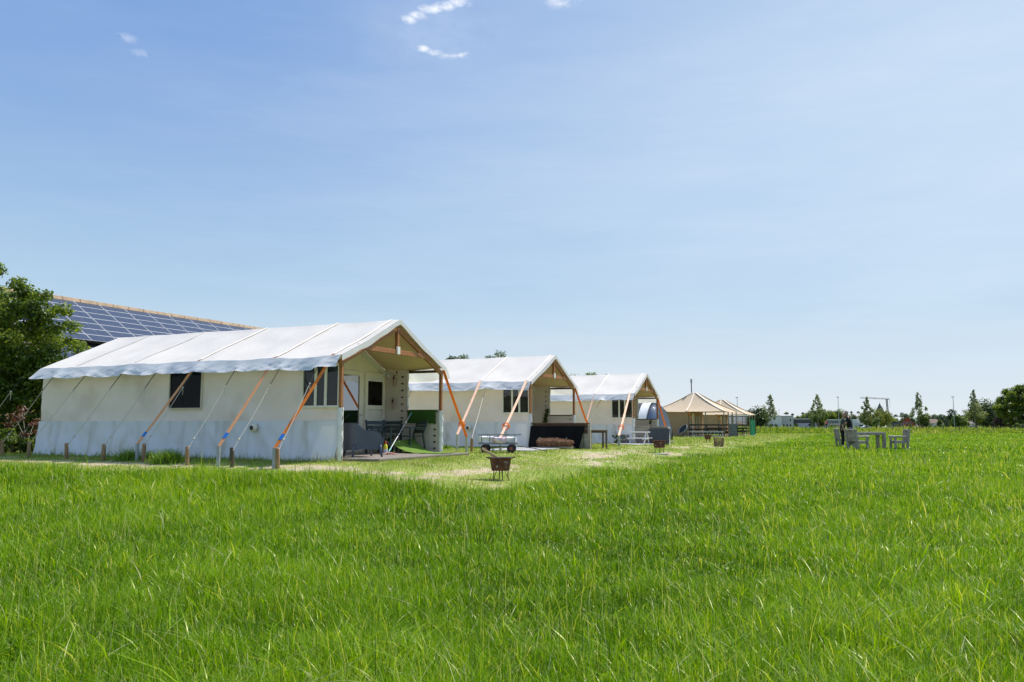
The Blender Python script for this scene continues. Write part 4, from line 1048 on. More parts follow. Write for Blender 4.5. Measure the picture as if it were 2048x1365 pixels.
MB().tube([(-.05, 0, -.05), (.05, .0, .6), (.22, 0, 1.3)], .008, 5).build('stem', barkM, vn)
# basket of upright branches
def branch_basket():
    p = P(1438, 893.5); t = thing('branch_planter', 'round planter of upright rough branches standing on the mown grass', 'planter', p, .3)
    k = p.y / F; r = 9.5 * k; h = 17.5 * k; b = MB(); rr = random.Random(5)
    for i in range(17):
        a = 2 * math.pi * i / 17; b.tube([(r * .85 * math.cos(a), r * .85 * math.sin(a), -.04), (r * .9 * math.cos(a + .05), r * .9 * math.sin(a), h * .5), (r * math.cos(a), r * math.sin(a), h * rr.uniform(.93, 1.05))], [.026, .028, .02], 6)
    b.build('branch_wall', mat('branch bark', (.34, .24, .15), (.16, .10, .06), 14, .9, .4), t)
    MB().tube([(r * 1.03 * math.cos(q * .35), r * 1.03 * math.sin(q * .35), h * .97) for q in range(19)], .02, 6).build('rim', stakeM, t)
    leaves('grass_tuft', weedM, t, make_clumps(5, 0, .12, r * 1.0, .08, .08, .12), 300, .09, .3)
branch_basket()

# ------------------------------------------------------------------ dome and beige safari tents
def dome():
    r = 2.12
    c = D(1309, 880, 49.5); 
    g = gz(c.x, c.y); t = thing('bubble_dome', 'transparent bubble tent with white, black and lilac bands behind the third tent', 'dome', (c.x, c.y, g - .05), TA)
    g1 = glassmat('bubble film', (.45, .60, .75), .20, .45)
    def band(name, x0, x1, m, cap=None, rr=1.0):
        b = MB()
        def pt(u, v):
            th = math.pi * u
            if cap is not None: k = math.sin(v * math.pi / 2); rad = math.cos(v * math.pi / 2); x = x0 + cap * k
            else: rad = 1.0; x = x0 + (x1 - x0) * v
            return (x, -rr * r * rad * math.cos(th), r * 1.12 * rr * max(.0, rad * math.sin(th)))
        b.grid(pt, 40, 14 if cap else 4); return b.build(name, m, t, smooth=True)
    wM = mat('white band', (.80, .80, .78), (.74, .74, .72), 4, .45); kM = mat('black band', (.03, .03, .035), rough=.5); lM = mat('lilac band', (.34, .27, .36), (.30, .24, .33), 4, .5); pM = mat('violet band', (.15, .12, .20), (.13, .10, .18), 4, .5)
    band('clear_cap', .0, 0, g1, 1.05, .985); band('white_band', -.55, .02, wM); band('black_band', -.85, -.55, kM, None, 1.004); band('lilac_band', -1.7, -.85, lM); band('violet_band', -3.6, -1.7, pM, None, 1.003)
    band('back_cap', -3.6, 0, wM, -.8)
    MB().grid(lambda u, v: (-.45, -r * .97 * v * math.cos(math.pi * u), r * 1.09 * v * math.sin(math.pi * u)), 30, 4).build('dark_backing', mat('dark blue backing', (.05, .07, .12), rough=.8), t)  # added disc, darkens the view through the clear cap
    s = MB(); s.tube([(.62, -r * .80 * math.cos(math.pi * k / 24), r * .90 * math.sin(math.pi * k / 24)) for k in range(25)], .02, 6)
    s.tube([(.02, -r * 1.01 * math.cos(math.pi * k / 24), r * 1.13 * math.sin(math.pi * k / 24)) for k in range(25)], .03, 6); s.build('seam', kM, t)
    b = MB(); b.lathe([(.001, .02), (r * .9, .02)], 24, (-1, 0, 0)); b.build('floor', greywoodM, t)
dome()
sandM = mat('sand canvas', (.60, .48, .335), (.56, .445, .305), 1.4, .85, .12, 50, spec=.15, trans=.10)
sandedgeM = mat('pale seam canvas', (.76, .64, .50), (.70, .58, .45), 2, .8)
khakiM = mat('khaki canvas', (.42, .265, .155), (.38, .24, .14), 1.6, .85, .15, 40, spec=.1)
railM = mat('dark stained rail', (.022, .016, .014), (.03, .022, .018), 6, .6)
boneM = mat('tent pole', (.30, .25, .18), (.25, .20, .15), 6, .6)
def safari_tent(px, py, label, chimney):
    p = P(px, py); fr = Frame(p.x, p.y, p.z); t = thing('safari_tent', label, 'tent', p, TA, 'beige pyramid tents')
    X0, X1, Y1, Ze, Za = -3.15, 3.0, 6.3, 2.12, 3.72; cx, cy = -.05, Y1 / 2
    cor = [(X0, -.15), (X1, -.15), (X1, Y1 + .15), (X0, Y1 + .15)]
    b = MB()
    for i in range(4):
        a, c = cor[i], cor[(i + 1) % 4]
        def pt(u, v):
            ex, ey = a[0] + (c[0] - a[0]) * u, a[1] + (c[1] - a[1]) * u
            k = .93 * v; s = .16 * math.sin(math.pi * v) * (.6 + .4 * math.sin(math.pi * u)) + .05 * math.sin(math.pi * u) * (1 - v)
            if i == 1: ex += .55 * math.sin(math.pi * u) * (1 - v) * 0
            return (ex + (cx - ex) * k, ey + (cy - ey) * k, Ze + (Za - Ze) * v - s + .02 * nz3(ex * .8, ey * .8, v * 3))
        b.grid(pt, 20, 12)
    ro = b.build('roof_canvas', sandM, t, smooth=True)
    MB().lathe([(.34, 0), (.36, .03), (.001, .10)], 8, (cx, cy, Za - .06)).build('apex_cap', darkwoodM, t)
    bd = MB()
    def strip(ex, ey, w=.14):
        pts = []
        for k in range(9):
            v = k / 8; q = .93 * v; s = (.16 * math.sin(math.pi * v)) * (1.0 if abs(ex - X1) > .1 and abs(ex - X0) > .1 else .6) - .03
            pts.append((ex + (cx - ex) * q, ey + (cy - ey) * q, Ze + (Za - Ze) * v - s))
        d = Vector((ex - cx, ey - cy, 0)).normalized(); bd.ribbon(pts, w, (-d.y, d.x, 0), .01)
    strip(-.1, -.17); strip(X1, -.15, .2); strip(X1, Y1 + .15, .2); strip(X0, -.15); strip(X1, Y1 / 2, .1)
    bd.build('seam_bands', sandedgeM, t)
    w = MB(); w.grid(lambda u, v: (X0 + .1 + (-X0 - .1) * u, .0 + .02 * nz3(u * 8, v * 2, px) , (Ze - .06) * v), 18, 6)
    w.grid(lambda u, v: (X0 + .1, Y1 * u, (Ze - .06) * v), 6, 3); w.grid(lambda u, v: (X0 + .1 + (-X0 - .1) * u, Y1, (Ze - .06) * v), 6, 3)
    w.build('side_wall', khakiM, t, smooth=True)
    f = MB(); f.span((-.06, 0, 0), (0, Y1, Ze)); f.build('front_wall', khakiM, t)
    d = MB(); d.span((.0, 1.4, 0), (.05, 2.3, 1.95)); d.build('door', creamM, t); 
    for y in (.45, 3.0, 4.2): MB().span((0, y, .7), (.03, y + .6, 1.75)).build('window', mat('pale window flap', (.42, .40, .32), rough=.7), t)
    for x, y in ((X1 - .06, 0), (X1 - .06, 2.1), (X1 - .06, 4.2), (X1 - .06, Y1), (1.45, 0)): MB().tube([(x, y, 0), (x, y, Ze - .03)], .045, 8).build('post', boneM, t)
    fl = MB(); fl.span((0.02, .02, -.10), (X1, Y1, .05)); fl.build('porch_floor', darkwoodM, t)
    def fence(nm, a, c):
        q = MB()
        for z in (.30, .62, .98): q.bar((a[0], a[1], z), (c[0], c[1], z), .04, .11)
        n = max(2, int((Vector(c) - Vector(a)).length / 1.1))
        for k in range(n + 1):
            s = Vector((*a, 0)).lerp(Vector((*c, 0)), k / n); q.box((s.x, s.y, .52), (.07, .07, 1.04))
        q.build(nm, railM, t)
    fence('porch_railing', (.1, -.03), (X1 - .06, -.03)); fence('porch_railing', (X1, 3.3), (X1, Y1)); fence('porch_railing', (.2, Y1), (X1, Y1))
    tb = MB(); tb.span((1.0, 1.2, .68), (2.6, 1.95, .73))
    for y in (.75, 2.4): tb.span((1.0, y - .13, .42), (2.6, y + .13, .46))
    for x in (1.25, 2.35): tb.bar((x, .8, .05), (x, 1.4, .68), .06, .06); tb.bar((x, 2.35, .05), (x, 1.75, .68), .06, .06); tb.bar((x, .65, .4), (x, 2.5, .4), .06, .06)
    o = tb.build('picnic_table', railM, None); o.location = p + Vector((0, 0, .0)); o.rotation_euler = (0, 0, TA); tag(o, 'dark picnic table on the porch of the ' + chimney[1], 'table')
    if chimney[0]:
        ch = MB(); ch.tube([(cx - .25, cy - .1, Za - .5), (cx - .25, cy - .1, Za + 1.05)], .045, 10); co_ = ch.build('chimney', mat('chimney pipe', (.10, .10, .105), rough=.4, metal=.5), t)
        MB().lathe([(.05, -.02), (.085, .0), (.085, .30), (.06, .34), (.001, .345)], 12, (cx - .25, cy - .1, Za + .92)).build('cowl', steelM, co_)
    MB().ribbon([(0.05, -.16, Ze), (0.4, -.02, Ze - .9), (.62, -.02, .3)], .07, (1, 0, 0)).build('strap', strapM, t)
    return fr
S1 = safari_tent(1377, 874, 'nearer beige pyramid tent with a chimney pipe and dark porch railing', (True, 'nearer beige tent'))
S2 = safari_tent(1436, 869.5, 'farther beige pyramid tent, partly behind the nearer one', (False, 'farther beige tent'))
def ladder():
    w = S1.w(1.3, -.55, 0); t = thing('ladder', 'aluminium ladder lying on its edge along the porch of the nearer beige tent', 'ladder', (w.x, w.y, gz(w.x, w.y)), TA)
    m_ = mat('aluminium', (.55, .57, .6), rough=.35, metal=.6)
    for z in (.05, .42): MB().bar((-1.6, 0, z), (1.7, .05, z), .03, .07).build('side_rail', m_, t)
    for k in range(11): x = -1.45 + k * .3; MB().bar((x, 0, .05), (x, 0, .42), .03, .03).build('rung', m_, t)
ladder()
def moon_chair():
    w = S1.w(-.25, -1.05, 0); w.z = gz(w.x, w.y); t = thing('moon_chair', 'round dark folding chair tilted on its stand before the nearer beige tent', 'chair', w, .4)
    rt = Matrix.Rotation(R(52), 3, 'Y') @ Matrix.Rotation(R(12), 3, 'X')
    b = MB().lathe([(.001, -.16), (.2, -.13), (.38, -.05), (.46, .03), (.45, .04), (.36, -.03), (.19, -.11), (.001, -.14)], 22, (.05, 0, .62), Matrix.Rotation(R(-52), 3, 'Y')); b.build('seat_bowl', mat('dark fabric', (.03, .033, .04), rough=.8), t, smooth=True)
    MB().tube([Vector((.05, 0, .62)) + Matrix.Rotation(R(-52), 3, 'Y') @ Vector((.46 * math.cos(k * .3), .46 * math.sin(k * .3), .035)) for k in range(22)], .018, 6).build('rim', mat('chrome tube', (.5, .52, .55), rough=.25, metal=.7), t)
    l = MB()
    for y in (-.25, .25): l.tube([(-.25, y, 0), (.25, y, .62)], .014, 6); l.tube([(.35, y, 0), (-.15, y, .5)], .014, 6)
    l.build('stand', blackM, t)
moon_chair()
gp = S1.w(3.3, .3, 0); o = MB()
for i in range(5): o.span((-.02, 0, .08 + i * .2), (.02, .62, .08 + i * .2 + .17))
for y in (0.05, .57): o.span((-.07, y - .05, -.1), (-.022, y + .05, 1.1))
o = o.build('slat_screen', mat('grey slats', (.14, .15, .165), (.11, .12, .13), 5, .7), None); o.location = (gp.x, gp.y, gz(gp.x, gp.y)); o.rotation_euler = (0, 0, TA - R(62)); tag(o, 'grey slatted wooden screen between the two beige tents', 'screen')
# banner with white lettering
bp = P(1506, 871.5); bw, bh = 9.5 * bp.y / F, 31 * bp.y / F
ban = thing('banner', 'green upright banner with white lettering in front of the farther beige tent', 'banner', bp, R(8))
MB().box((0, 0, bh / 2), (bw, .03, bh)).build('cloth', mat('green banner cloth', (.015, .30, .13), (.012, .26, .11), 3, .6), ban)
lt = MB()
for i, z in enumerate((.86, .76)):
    for k in range(3): lt.bar((-bw * .3 + k * bw * .24, -.022, bh * z), (-bw * .2 + k * bw * .24, -.022, bh * (z + .07 * (1 if (k + i) % 2 else -1))), .008, .03, (0, 1, 0))
for i in range(9):
    z = .62 - i * .06; lt.bar((-bw * .28 + .05 * (i % 3), -.022, bh * z), (bw * (.02 + .2 * ((i * 7) % 3) / 2), -.022, bh * (z + .012)), .008, .035, (0, 1, 0))
lt.build('lettering', mat('white print', (.75, .8, .76), rough=.6), ban)
MB().box((0, .0, .02), (bw * 1.2, .35, .05)).build('foot', whiteM, ban)
for sx in (-1, 1): MB().tube([(sx * bw * .5, .02, 0), (sx * bw * .5, .02, bh)], .02, 6).build('pole', blackM, ban)
rp = P(1463, 872); rub = MB(); rr = random.Random(9)
for i in range(40):
    a = rr.uniform(0, 6.28); q = rr.random() ** .6; rub.box((1.3 * q * math.cos(a), .55 * q * math.sin(a), .07 * (1 - q) + .03), (rr.uniform(.08, .22), rr.uniform(.08, .2), rr.uniform(.05, .13)), Matrix.Rotation(rr.uniform(0, 3), 3, 'Z') @ Matrix.Rotation(rr.uniform(-.5, .5), 3, 'X'))
o = rub.build('rubble_heap', mat('pale rubble', (.46, .36, .28), (.33, .26, .21), 8, .9, .3), None); o.location = rp; tag(o, 'low heap of pale rubble between the two beige tents', 'rubble')

# ------------------------------------------------------------------ barn with solar roof behind the tents
def barn():
    t = thing('barn', 'long barn behind the nearest tent, its roof covered in solar panels', 'barn', T1.w(0, 0, 0), TA)
    xr, zr, sl = -28.0, 7.36, .655; ya, yb = -2.0, 45.0
    n = Vector((sl, 0, 1)).normalized(); dn = Vector((1, 0, -sl)).normalized()
    tileM = mat('dark roof sheets', (.05, .045, .045), (.035, .03, .03), 3, .7, .2, 30)
    ridge = Vector((xr, 0, zr))
    def rp(s, y, h=0): return ridge + dn * s + n * h + Vector((0, y, 0))
    b = MB()
    for s0, s1, h in ((0, 4.55, -.06), (4.3, 8.4, -.30)):
        b.add([rp(s0, ya, h), rp(s1, ya, h), rp(s1, yb, h), rp(s0, yb, h), rp(s0, ya, h - .1), rp(s1, ya, h - .1), rp(s1, yb, h - .1), rp(s0, yb, h - .1)], [(0, 1, 2, 3), (7, 6, 5, 4), (0, 4, 5, 1), (1, 5, 6, 2), (2, 6, 7, 3), (3, 7, 4, 0)])
    b.add([(xr, ya, zr - .1), (xr - 8, ya, 2.2), (xr - 8, yb, 2.2), (xr, yb, zr - .1)], [(0, 1, 2, 3)])
    ro = b.build('roof', tileM, t)
    for k in range(8): 
        y = ya + k * 2; 
    c = MB(); rr = random.Random(2); y = ya
    tl = 1.02
    while y < yb:
        h = .13 + rr.uniform(-.012, .012); c.add([(xr - .26, y, zr - .16), (xr + .22, y, zr - .14), (xr + .15, y, zr + h - .05), (xr - .1, y, zr + h), (xr - .26, y + tl - .035, zr - .16), (xr + .22, y + tl - .035, zr - .14), (xr + .15, y + tl - .035, zr + h - .05), (xr - .1, y + tl - .035, zr + h)], [(0, 1, 2, 3), (7, 6, 5, 4), (0, 4, 5, 1), (1, 5, 6, 2), (2, 6, 7, 3), (3, 7, 4, 0)]); y += tl
    c.build('ridge_tiles', mat('ridge tile', (.50, .37, .25), (.40, .29, .19), 3, .85, .2, 20, c3=(.28, .20, .14), s3=2, a3=.6), t)
    wl_ = MB(); e = rp(8.2, 0, -.4); wl_.span((e.x - .3, ya + .3, -.5), (e.x, yb - .3, e.z)); wl_.prism([(0, 0)] * 0 or [(ya + .3, -.5), (ya + .5, -.5), (ya + .5, 2), (ya + .3, 2)], xr - 8, e.x); wl_.build('wall', mat('barn wall', (.22, .13, .09), (.17, .10, .07), 4, .85), t)
    frameM = mat('panel frame', (.62, .64, .66), rough=.4)
    cellM = mat('solar cells', (.030, .036, .06), (.024, .030, .05), 1.5, .22, spec=.5)
    pw, ph = 1.55, .635
    def panel():
        p = MB(); f, m = .021, .006
        def q(y0, y1, s0, s1, h): p.add([tuple(dn * s0 + n * h + Vector((0, y0, 0))), tuple(dn * s1 + n * h + Vector((0, y0, 0))), tuple(dn * s1 + n * h + Vector((0, y1, 0))), tuple(dn * s0 + n * h + Vector((0, y1, 0)))], [(0, 1, 2, 3)])
        p.cur = 0; q(0, pw, 0, ph, .03)
        for s0 in (0,):
            for y0, y1, a, c_ in ((0, f, 0, ph), (pw - f, pw, 0, ph), (0, pw, 0, f), (0, pw, ph - f, ph)):
                pass
        p.cur = 1; q(f, pw / 2 - m, f, ph - f, .034); q(pw / 2 + m, pw - f, f, ph - f, .034)
        return p
    first = None
    y0 = 13.89 - 3 * 1.58
    for c_ in range(12):
        for r in range(7):
            p0 = rp(.12 + r * .645, y0 + 1.58 * c_ + .015)
            if first is None: o = first = panel().build('solar_panel', [frameM, cellM], t)
            else: o = first.copy(); COL.objects.link(o); o.parent = t
            o.location = p0
    for c_ in range(8):
        for r in range(2):
            o = first.copy(); COL.objects.link(o); o.parent = t; o.location = rp(4.95 + r * .645, y0 + 1.58 * c_ + .6, -.24)
    return t
barn()

# ------------------------------------------------------------------ wooden table, chairs, couple in the field
def chunky_chair(label, loc, rz):
    t = thing('wooden_armchair', label, 'armchair', loc, rz, 'weathered wooden armchairs round the table in the field')
    m = greywoodM
    for sy in (-1, 1):
        MB().box((.27, sy * .29, .28), (.09, .09, .66)).build('leg', m, t, bevel=.006)
        MB().bar((-.26, sy * .27, -.05), (-.36, sy * .28, .93), .12, .085, (1, 0, 0)).build('back_post', m, t, bevel=.008)
        b = MB(); b.tube([(-.32, sy * .29, .60), (-.05, sy * .295, .585), (.15, sy * .30, .60), (.36, sy * .30, .585)], [.042, .038, .05, .04], 6); b.build('armrest', m, t)
        MB().bar((-.28, sy * .26, .33), (.27, sy * .27, .33), .04, .09).build('side_rail', m, t)
    s = MB()
    for k in range(6): s.span((-.24 + k * .092, -.25, .375), (-.24 + k * .092 + .078, .25, .41))
    s.build('seat', m, t, bevel=.005)
    b = MB()
    for k in range(5): y = -.17 + k * .085; b.bar((-.27, y, .38), (-.345, y * 1.05, .86), .05, .022, (0, 1, 0))
    b.build('back_slats', m, t)
    b = MB(); b.tube([(-.355, -.25, .85), (-.36, -.1, .89), (-.36, .1, .89), (-.355, .25, .85)], [.042, .05, .05, .042], 6); b.build('top_rail', m, t)
    MB().box((.27, 0, .33), (.04, .52, .08)).build('front_rail', m, t)
    return t
def field_set():
    pr = P(1806, 900.5); pf = P(1713, 899.5); pl_ = P(1683, 894.5)
    c1 = chunky_chair('weathered grey wooden armchair standing right of the table in the field', P(1799, 899.5), R(174))
    dup(c1, P(1716, 900.5), R(19), 'weathered grey wooden armchair before the table, its slatted back to the photo')
    dup(c1, P(1688, 893.5), R(-5), 'weathered grey wooden armchair at the left end of the table in the field')
    p = P(1768, 898.8); t = thing('wooden_table', 'long chunky weathered wooden table standing in the tall grass', 'table', p, R(4))
    h = 33.5 / F * p.y; L = 1.46
    MB().span((-L, -.02, h - .14), (.12, .70, h)).build('tabletop', greywoodM, t, bevel=.012)
    for x in (-L + .07, .05):
        for y in (.05, .62): MB().box((x, y, (h - .145) / 2 - .05), (.13, .13, h - .145 + .10)).build('leg', greywoodM, t, bevel=.01)
field_set()
skinM = mat('skin', (.50, .29, .20), (.46, .26, .18), 6, .55)
def skin_obj(name, verts, edges, radii, m, parent, root=0, sub=2):
    me = bpy.data.meshes.new(name); me.from_pydata(verts, edges, [])
    o = bpy.data.objects.new(name, me); COL.objects.link(o)
    md = o.modifiers.new('skin', 'SKIN'); md.use_smooth_shade = True
    for i, r in enumerate(radii):
        sv = me.skin_vertices[0].data[i]; sv.radius = r if isinstance(r, tuple) else (r, r); sv.use_root = (i == root)
    ss = o.modifiers.new('sub', 'SUBSURF'); ss.levels = sub; ss.render_levels = sub
    applied(o); o.data.materials.clear(); o.data.materials.append(m); o.data.name = name; o.parent = parent
    return o
def person(label, loc, rz, shirt, trouser, hat, arms, sc=1.0, lean=.06, cap=False):
    t = thing('person', label, 'person', loc, rz); t.scale = (sc, sc, sc)
    l = lean
    V = [(0, 0, .94), (l * .4, 0, 1.12), (l, 0, 1.36), (l * 1.2, 0, 1.47), (l * 1.5 + .01, 0, 1.55), (l * 1.7 + .02, 0, 1.64), (l * 1.7 + .015, 0, 1.73)]
    E_ = [(i, i + 1) for i in range(6)]; Rd = [(.14, .105), (.135, .10), (.165, .115), (.07, .07), (.055, .055), (.085, .095), (.06, .07)]
    for sgn in (-1, 1):
        b = len(V); V += [(.0, sgn * .095, .86), (.03, sgn * .11, .48), (-.01, sgn * .115, .09), (.12, sgn * .125, .035)]
        E_ += [(0, b), (b, b + 1), (b + 1, b + 2), (b + 2, b + 3)]; Rd += [.092, .062, .042, .035]
    for k, sgn in enumerate((-1, 1)):
        b = len(V); sh = (l, sgn * .19, 1.40); V += [sh] + [tuple(q) for q in arms[k]]
        E_ += [(2, b), (b, b + 1), (b + 1, b + 2), (b + 2, b + 3)]; Rd += [.06, .046, .034, .026]
        h0 = Vector(arms[k][1]); h1 = Vector(arms[k][2]); d = (h1 - h0).normalized(); sd_ = d.cross(Vector((0, 0, 1))).normalized()
        for q, ln in ((-1.2, .075), (-.4, .088), (.4, .084), (1.2, .068)):
            b2 = len(V); V += [tuple(h1 + d * .03 + sd_ * .017 * q), tuple(h1 + d * (.03 + ln * .6) + sd_ * .02 * q), tuple(h1 + d * (.03 + ln) + sd_ * .02 * q - Vector((0, 0, .015)))]
            E_ += [(b + 3, b2), (b2, b2 + 1), (b2 + 1, b2 + 2)]; Rd += [.011, .009, .008]
        b2 = len(V); V += [tuple(h1 + sd_ * .035 * -sgn), tuple(h1 + d * .04 + sd_ * .055 * -sgn)]; E_ += [(b + 3, b2), (b2, b2 + 1)]; Rd += [.012, .009]
    skin_obj('body', V, E_, Rd, skinM, t, 0, 2)
    hx, hz = l * 1.7 + .02, 1.66
    f = MB(); f.box((hx + .10, 0, hz - .015), (.035, .022, .04), taper=.6)
    for s_ in (-1, 1): f.lathe([(.001, -.03), (.014, -.02), (.018, 0), (.014, .02), (.001, .03)], 8, (hx - .005, s_ * .092, hz - .01))
    f.build('nose_and_ears', skinM, t)
    f = MB()
    for s_ in (-1, 1): f.lathe([(.001, -.008), (.009, 0), (.001, .008)], 8, (hx + .088, s_ * .034, hz + .015))
    f.box((hx + .093, 0, hz - .062), (.012, .05, .01)); f.build('eyes_and_mouth', mat('dark features', (.08, .03, .025), rough=.6), t)
    SV = [(0, 0, .80), (l * .4, 0, 1.12), (l, 0, 1.37), (l * 1.15, 0, 1.45)]; SE = [(0, 1), (1, 2), (2, 3)]; SR = [(.185, .15), (.172, .14), (.195, .145), (.08, .08)]
    for k, sgn in enumerate((-1, 1)):
        b = len(SV); a0 = Vector((l, sgn * .19, 1.40)); a1 = Vector(arms[k][0]); SV += [tuple(a0), tuple(a0.lerp(a1, .55)), tuple(a0.lerp(a1, .9))]; SE += [(2, b), (b, b + 1), (b + 1, b + 2)]; SR += [.085, .074, .068]
    skin_obj('shirt', SV, SE, SR, shirt, t, 0, 2)
    TV = [(0, 0, 1.06), (0, 0, .93)]; TE = [(0, 1)]; TR = [(.15, .115), (.155, .125)]
    for sgn in (-1, 1):
        b = len(TV); TV += [(.0, sgn * .095, .84), (.03, sgn * .11, .48), (-.01, sgn * .115, .12)]; TE += [(1, b), (b, b + 1), (b + 1, b + 2)]; TR += [.105, .078, .065]
    skin_obj('trousers', TV, TE, TR, trouser, t, 0, 2)
    hh = MB(); hh.lathe([(.001, .115), (.05, .105), (.085, .07), (.104, .02), (.106, -.01)], 16, (hx - .008, 0, hz + (.015 if cap else .02)))
    if cap: hh.add([(hx + .06, -.07, hz + .03), (hx + .06, .07, hz + .03), (hx + .19, .045, hz + .01), (hx + .19, -.045, hz + .01), (hx + .06, -.07, hz + .042), (hx + .06, .07, hz + .042), (hx + .19, .045, hz + .022), (hx + .19, -.045, hz + .022)], [(0, 1, 2, 3), (7, 6, 5, 4), (0, 4, 5, 1), (1, 5, 6, 2), (2, 6, 7, 3), (3, 7, 4, 0)])
    hh.build('cap' if cap else 'hair', hat, t, smooth=True)
    for sgn in (-1, 1):
        s = MB(); s.box((.045, sgn * .12, .03), (.25, .085, .07), taper=.8); s.build('shoe', blackM, t, bevel=.015)
    return t
def couple():
    k = P(1697, 895); base = k
    person('person in a black shirt, blue jeans and pale cap, hugging the other behind the chairs', base + Vector((.15, .02, -.02)), R(152), mat('black cotton', (.010, .010, .012), rough=.85), mat('blue jeans', (.03, .10, .20), (.025, .08, .16), 10, .85), mat('pale cap', (.55, .45, .40), rough=.8),
           [[(.18, -.28, 1.20), (.36, -.16, 1.12), (.44, -.06, 1.12)], [(.16, .29, 1.18), (.36, .20, 1.08), (.45, .10, 1.06)]], 1.04, .08, True)
    person('person in an olive shirt and black trousers, hugged by the one in black', base + Vector((-.22, .14, -.02)), R(-28), mat('olive cotton', (.055, .075, .045), (.045, .062, .038), 6, .85), mat('black trousers', (.012, .012, .014), rough=.85), mat('short fair hair', (.42, .25, .16), rough=.7),
           [[(.06, -.27, 1.14), (.10, -.25, .92), (.13, -.23, .84)], [(.16, .28, 1.2), (.34, .16, 1.16), (.42, .08, 1.16)]], .97, .05)
couple()

# ------------------------------------------------------------------ far trees behind the tents and along the town
for px, py, d, w, nm in ((903, 713, 88, 2.4, 'leftmost'), (925, 709, 88, 2.8, 'second'), (978, 713, 90, 2.4, 'third'), (1001, 703, 90, 3.2, 'rightmost and highest')):
    b = D(px, 850, d); top = D(px, py - 3, d).z; z = gz(b.x, b.y)
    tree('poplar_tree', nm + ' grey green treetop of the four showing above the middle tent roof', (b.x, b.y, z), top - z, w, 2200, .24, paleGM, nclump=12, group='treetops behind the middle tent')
for px, py, d, w, nm in ((1148, 747, 100, 3.4, 'left'), (1178, 747, 100, 2.6, 'middle'), (1188, 746, 102, 2.6, 'right'), (1213, 750, 104, 2.0, 'tiniest')):
    b = D(px, 850, d); top = D(px, py - 2, d).z; z = gz(b.x, b.y)
    tree('broadleaf_tree', nm + ' green treetop showing above the third tent roof', (b.x, b.y, z), top - z, w, 2000, .26, lushM, nclump=12, group='treetops behind the third tent')
def sapling(px, py, d, w, label, low=None):
    b = D(px, 857, d); z = gz(b.x, b.y); h = D(px, py, d).z - z; wd = w / F * d
    t = thing('young_tree', label, 'tree', (b.x, b.y, z), rng.uniform(0, 6), 'young trees along the far field edge')
    cs = []
    for i in range(30):
        k = i / 29; zz = h * (.38 + .60 * k); q = wd * .64 * (1 - .90 * k) * rng.uniform(.15, 1.0); a = i * 2.4; r = wd * .11 * (1.25 - .7 * k)
        cs.append(((q * math.cos(a), q * math.sin(a), zz), (r * 1.1, r * 1.1, r * 1.5), r * r))
    leaves('crown', silverM, t, cs, 1300, .30, .7)
    b = MB(); b.tube([(0, 0, -.2), (0, 0, h * .4), (.03, 0, h * .97)], [.085, .06, .012], 7)
    for c in cs[::2]: b.tube([(0, 0, c[0][2] - .5), c[0]], [.025, .008], 4)
    b.build('trunk', palebarkM, t, smooth=True)
    if low:
        q = D(low[0], 857, d + 22); zz = gz(q.x, q.y)
        tree('broadleaf_tree', low[2], (q.x, q.y, zz), D(low[0], low[1], d + 22).z - zz, low[3] / F * (d + 22), 1500, .42, low[4], nclump=14, crown_lo=.3)
sapling(1543, 789, 168, 34, 'slender young tree before the white flat roofed building')
sapling(1637, 789, 168, 34, 'slender young tree left of the company sign building', (1640, 818, 'olive green tree behind the slender tree left of the grey company building', 34, lushM))
sapling(1736, 794, 172, 26, 'slender young tree under the crane jib', (1733, 823, 'yellow green tree at the foot of the young tree under the crane', 34, yellowGM))
sapling(1839, 785, 166, 34, 'slender young tree beside the red gabled house', (1846, 829, 'yellow brown tree just right of the red gabled house', 22, lushM))
sapling(1951, 780, 166, 36, 'slender young tree before the dark round tree at the right', (1953, 808, 'yellow green tree with a bare pole like trunk at the right', 36, yellowGM))
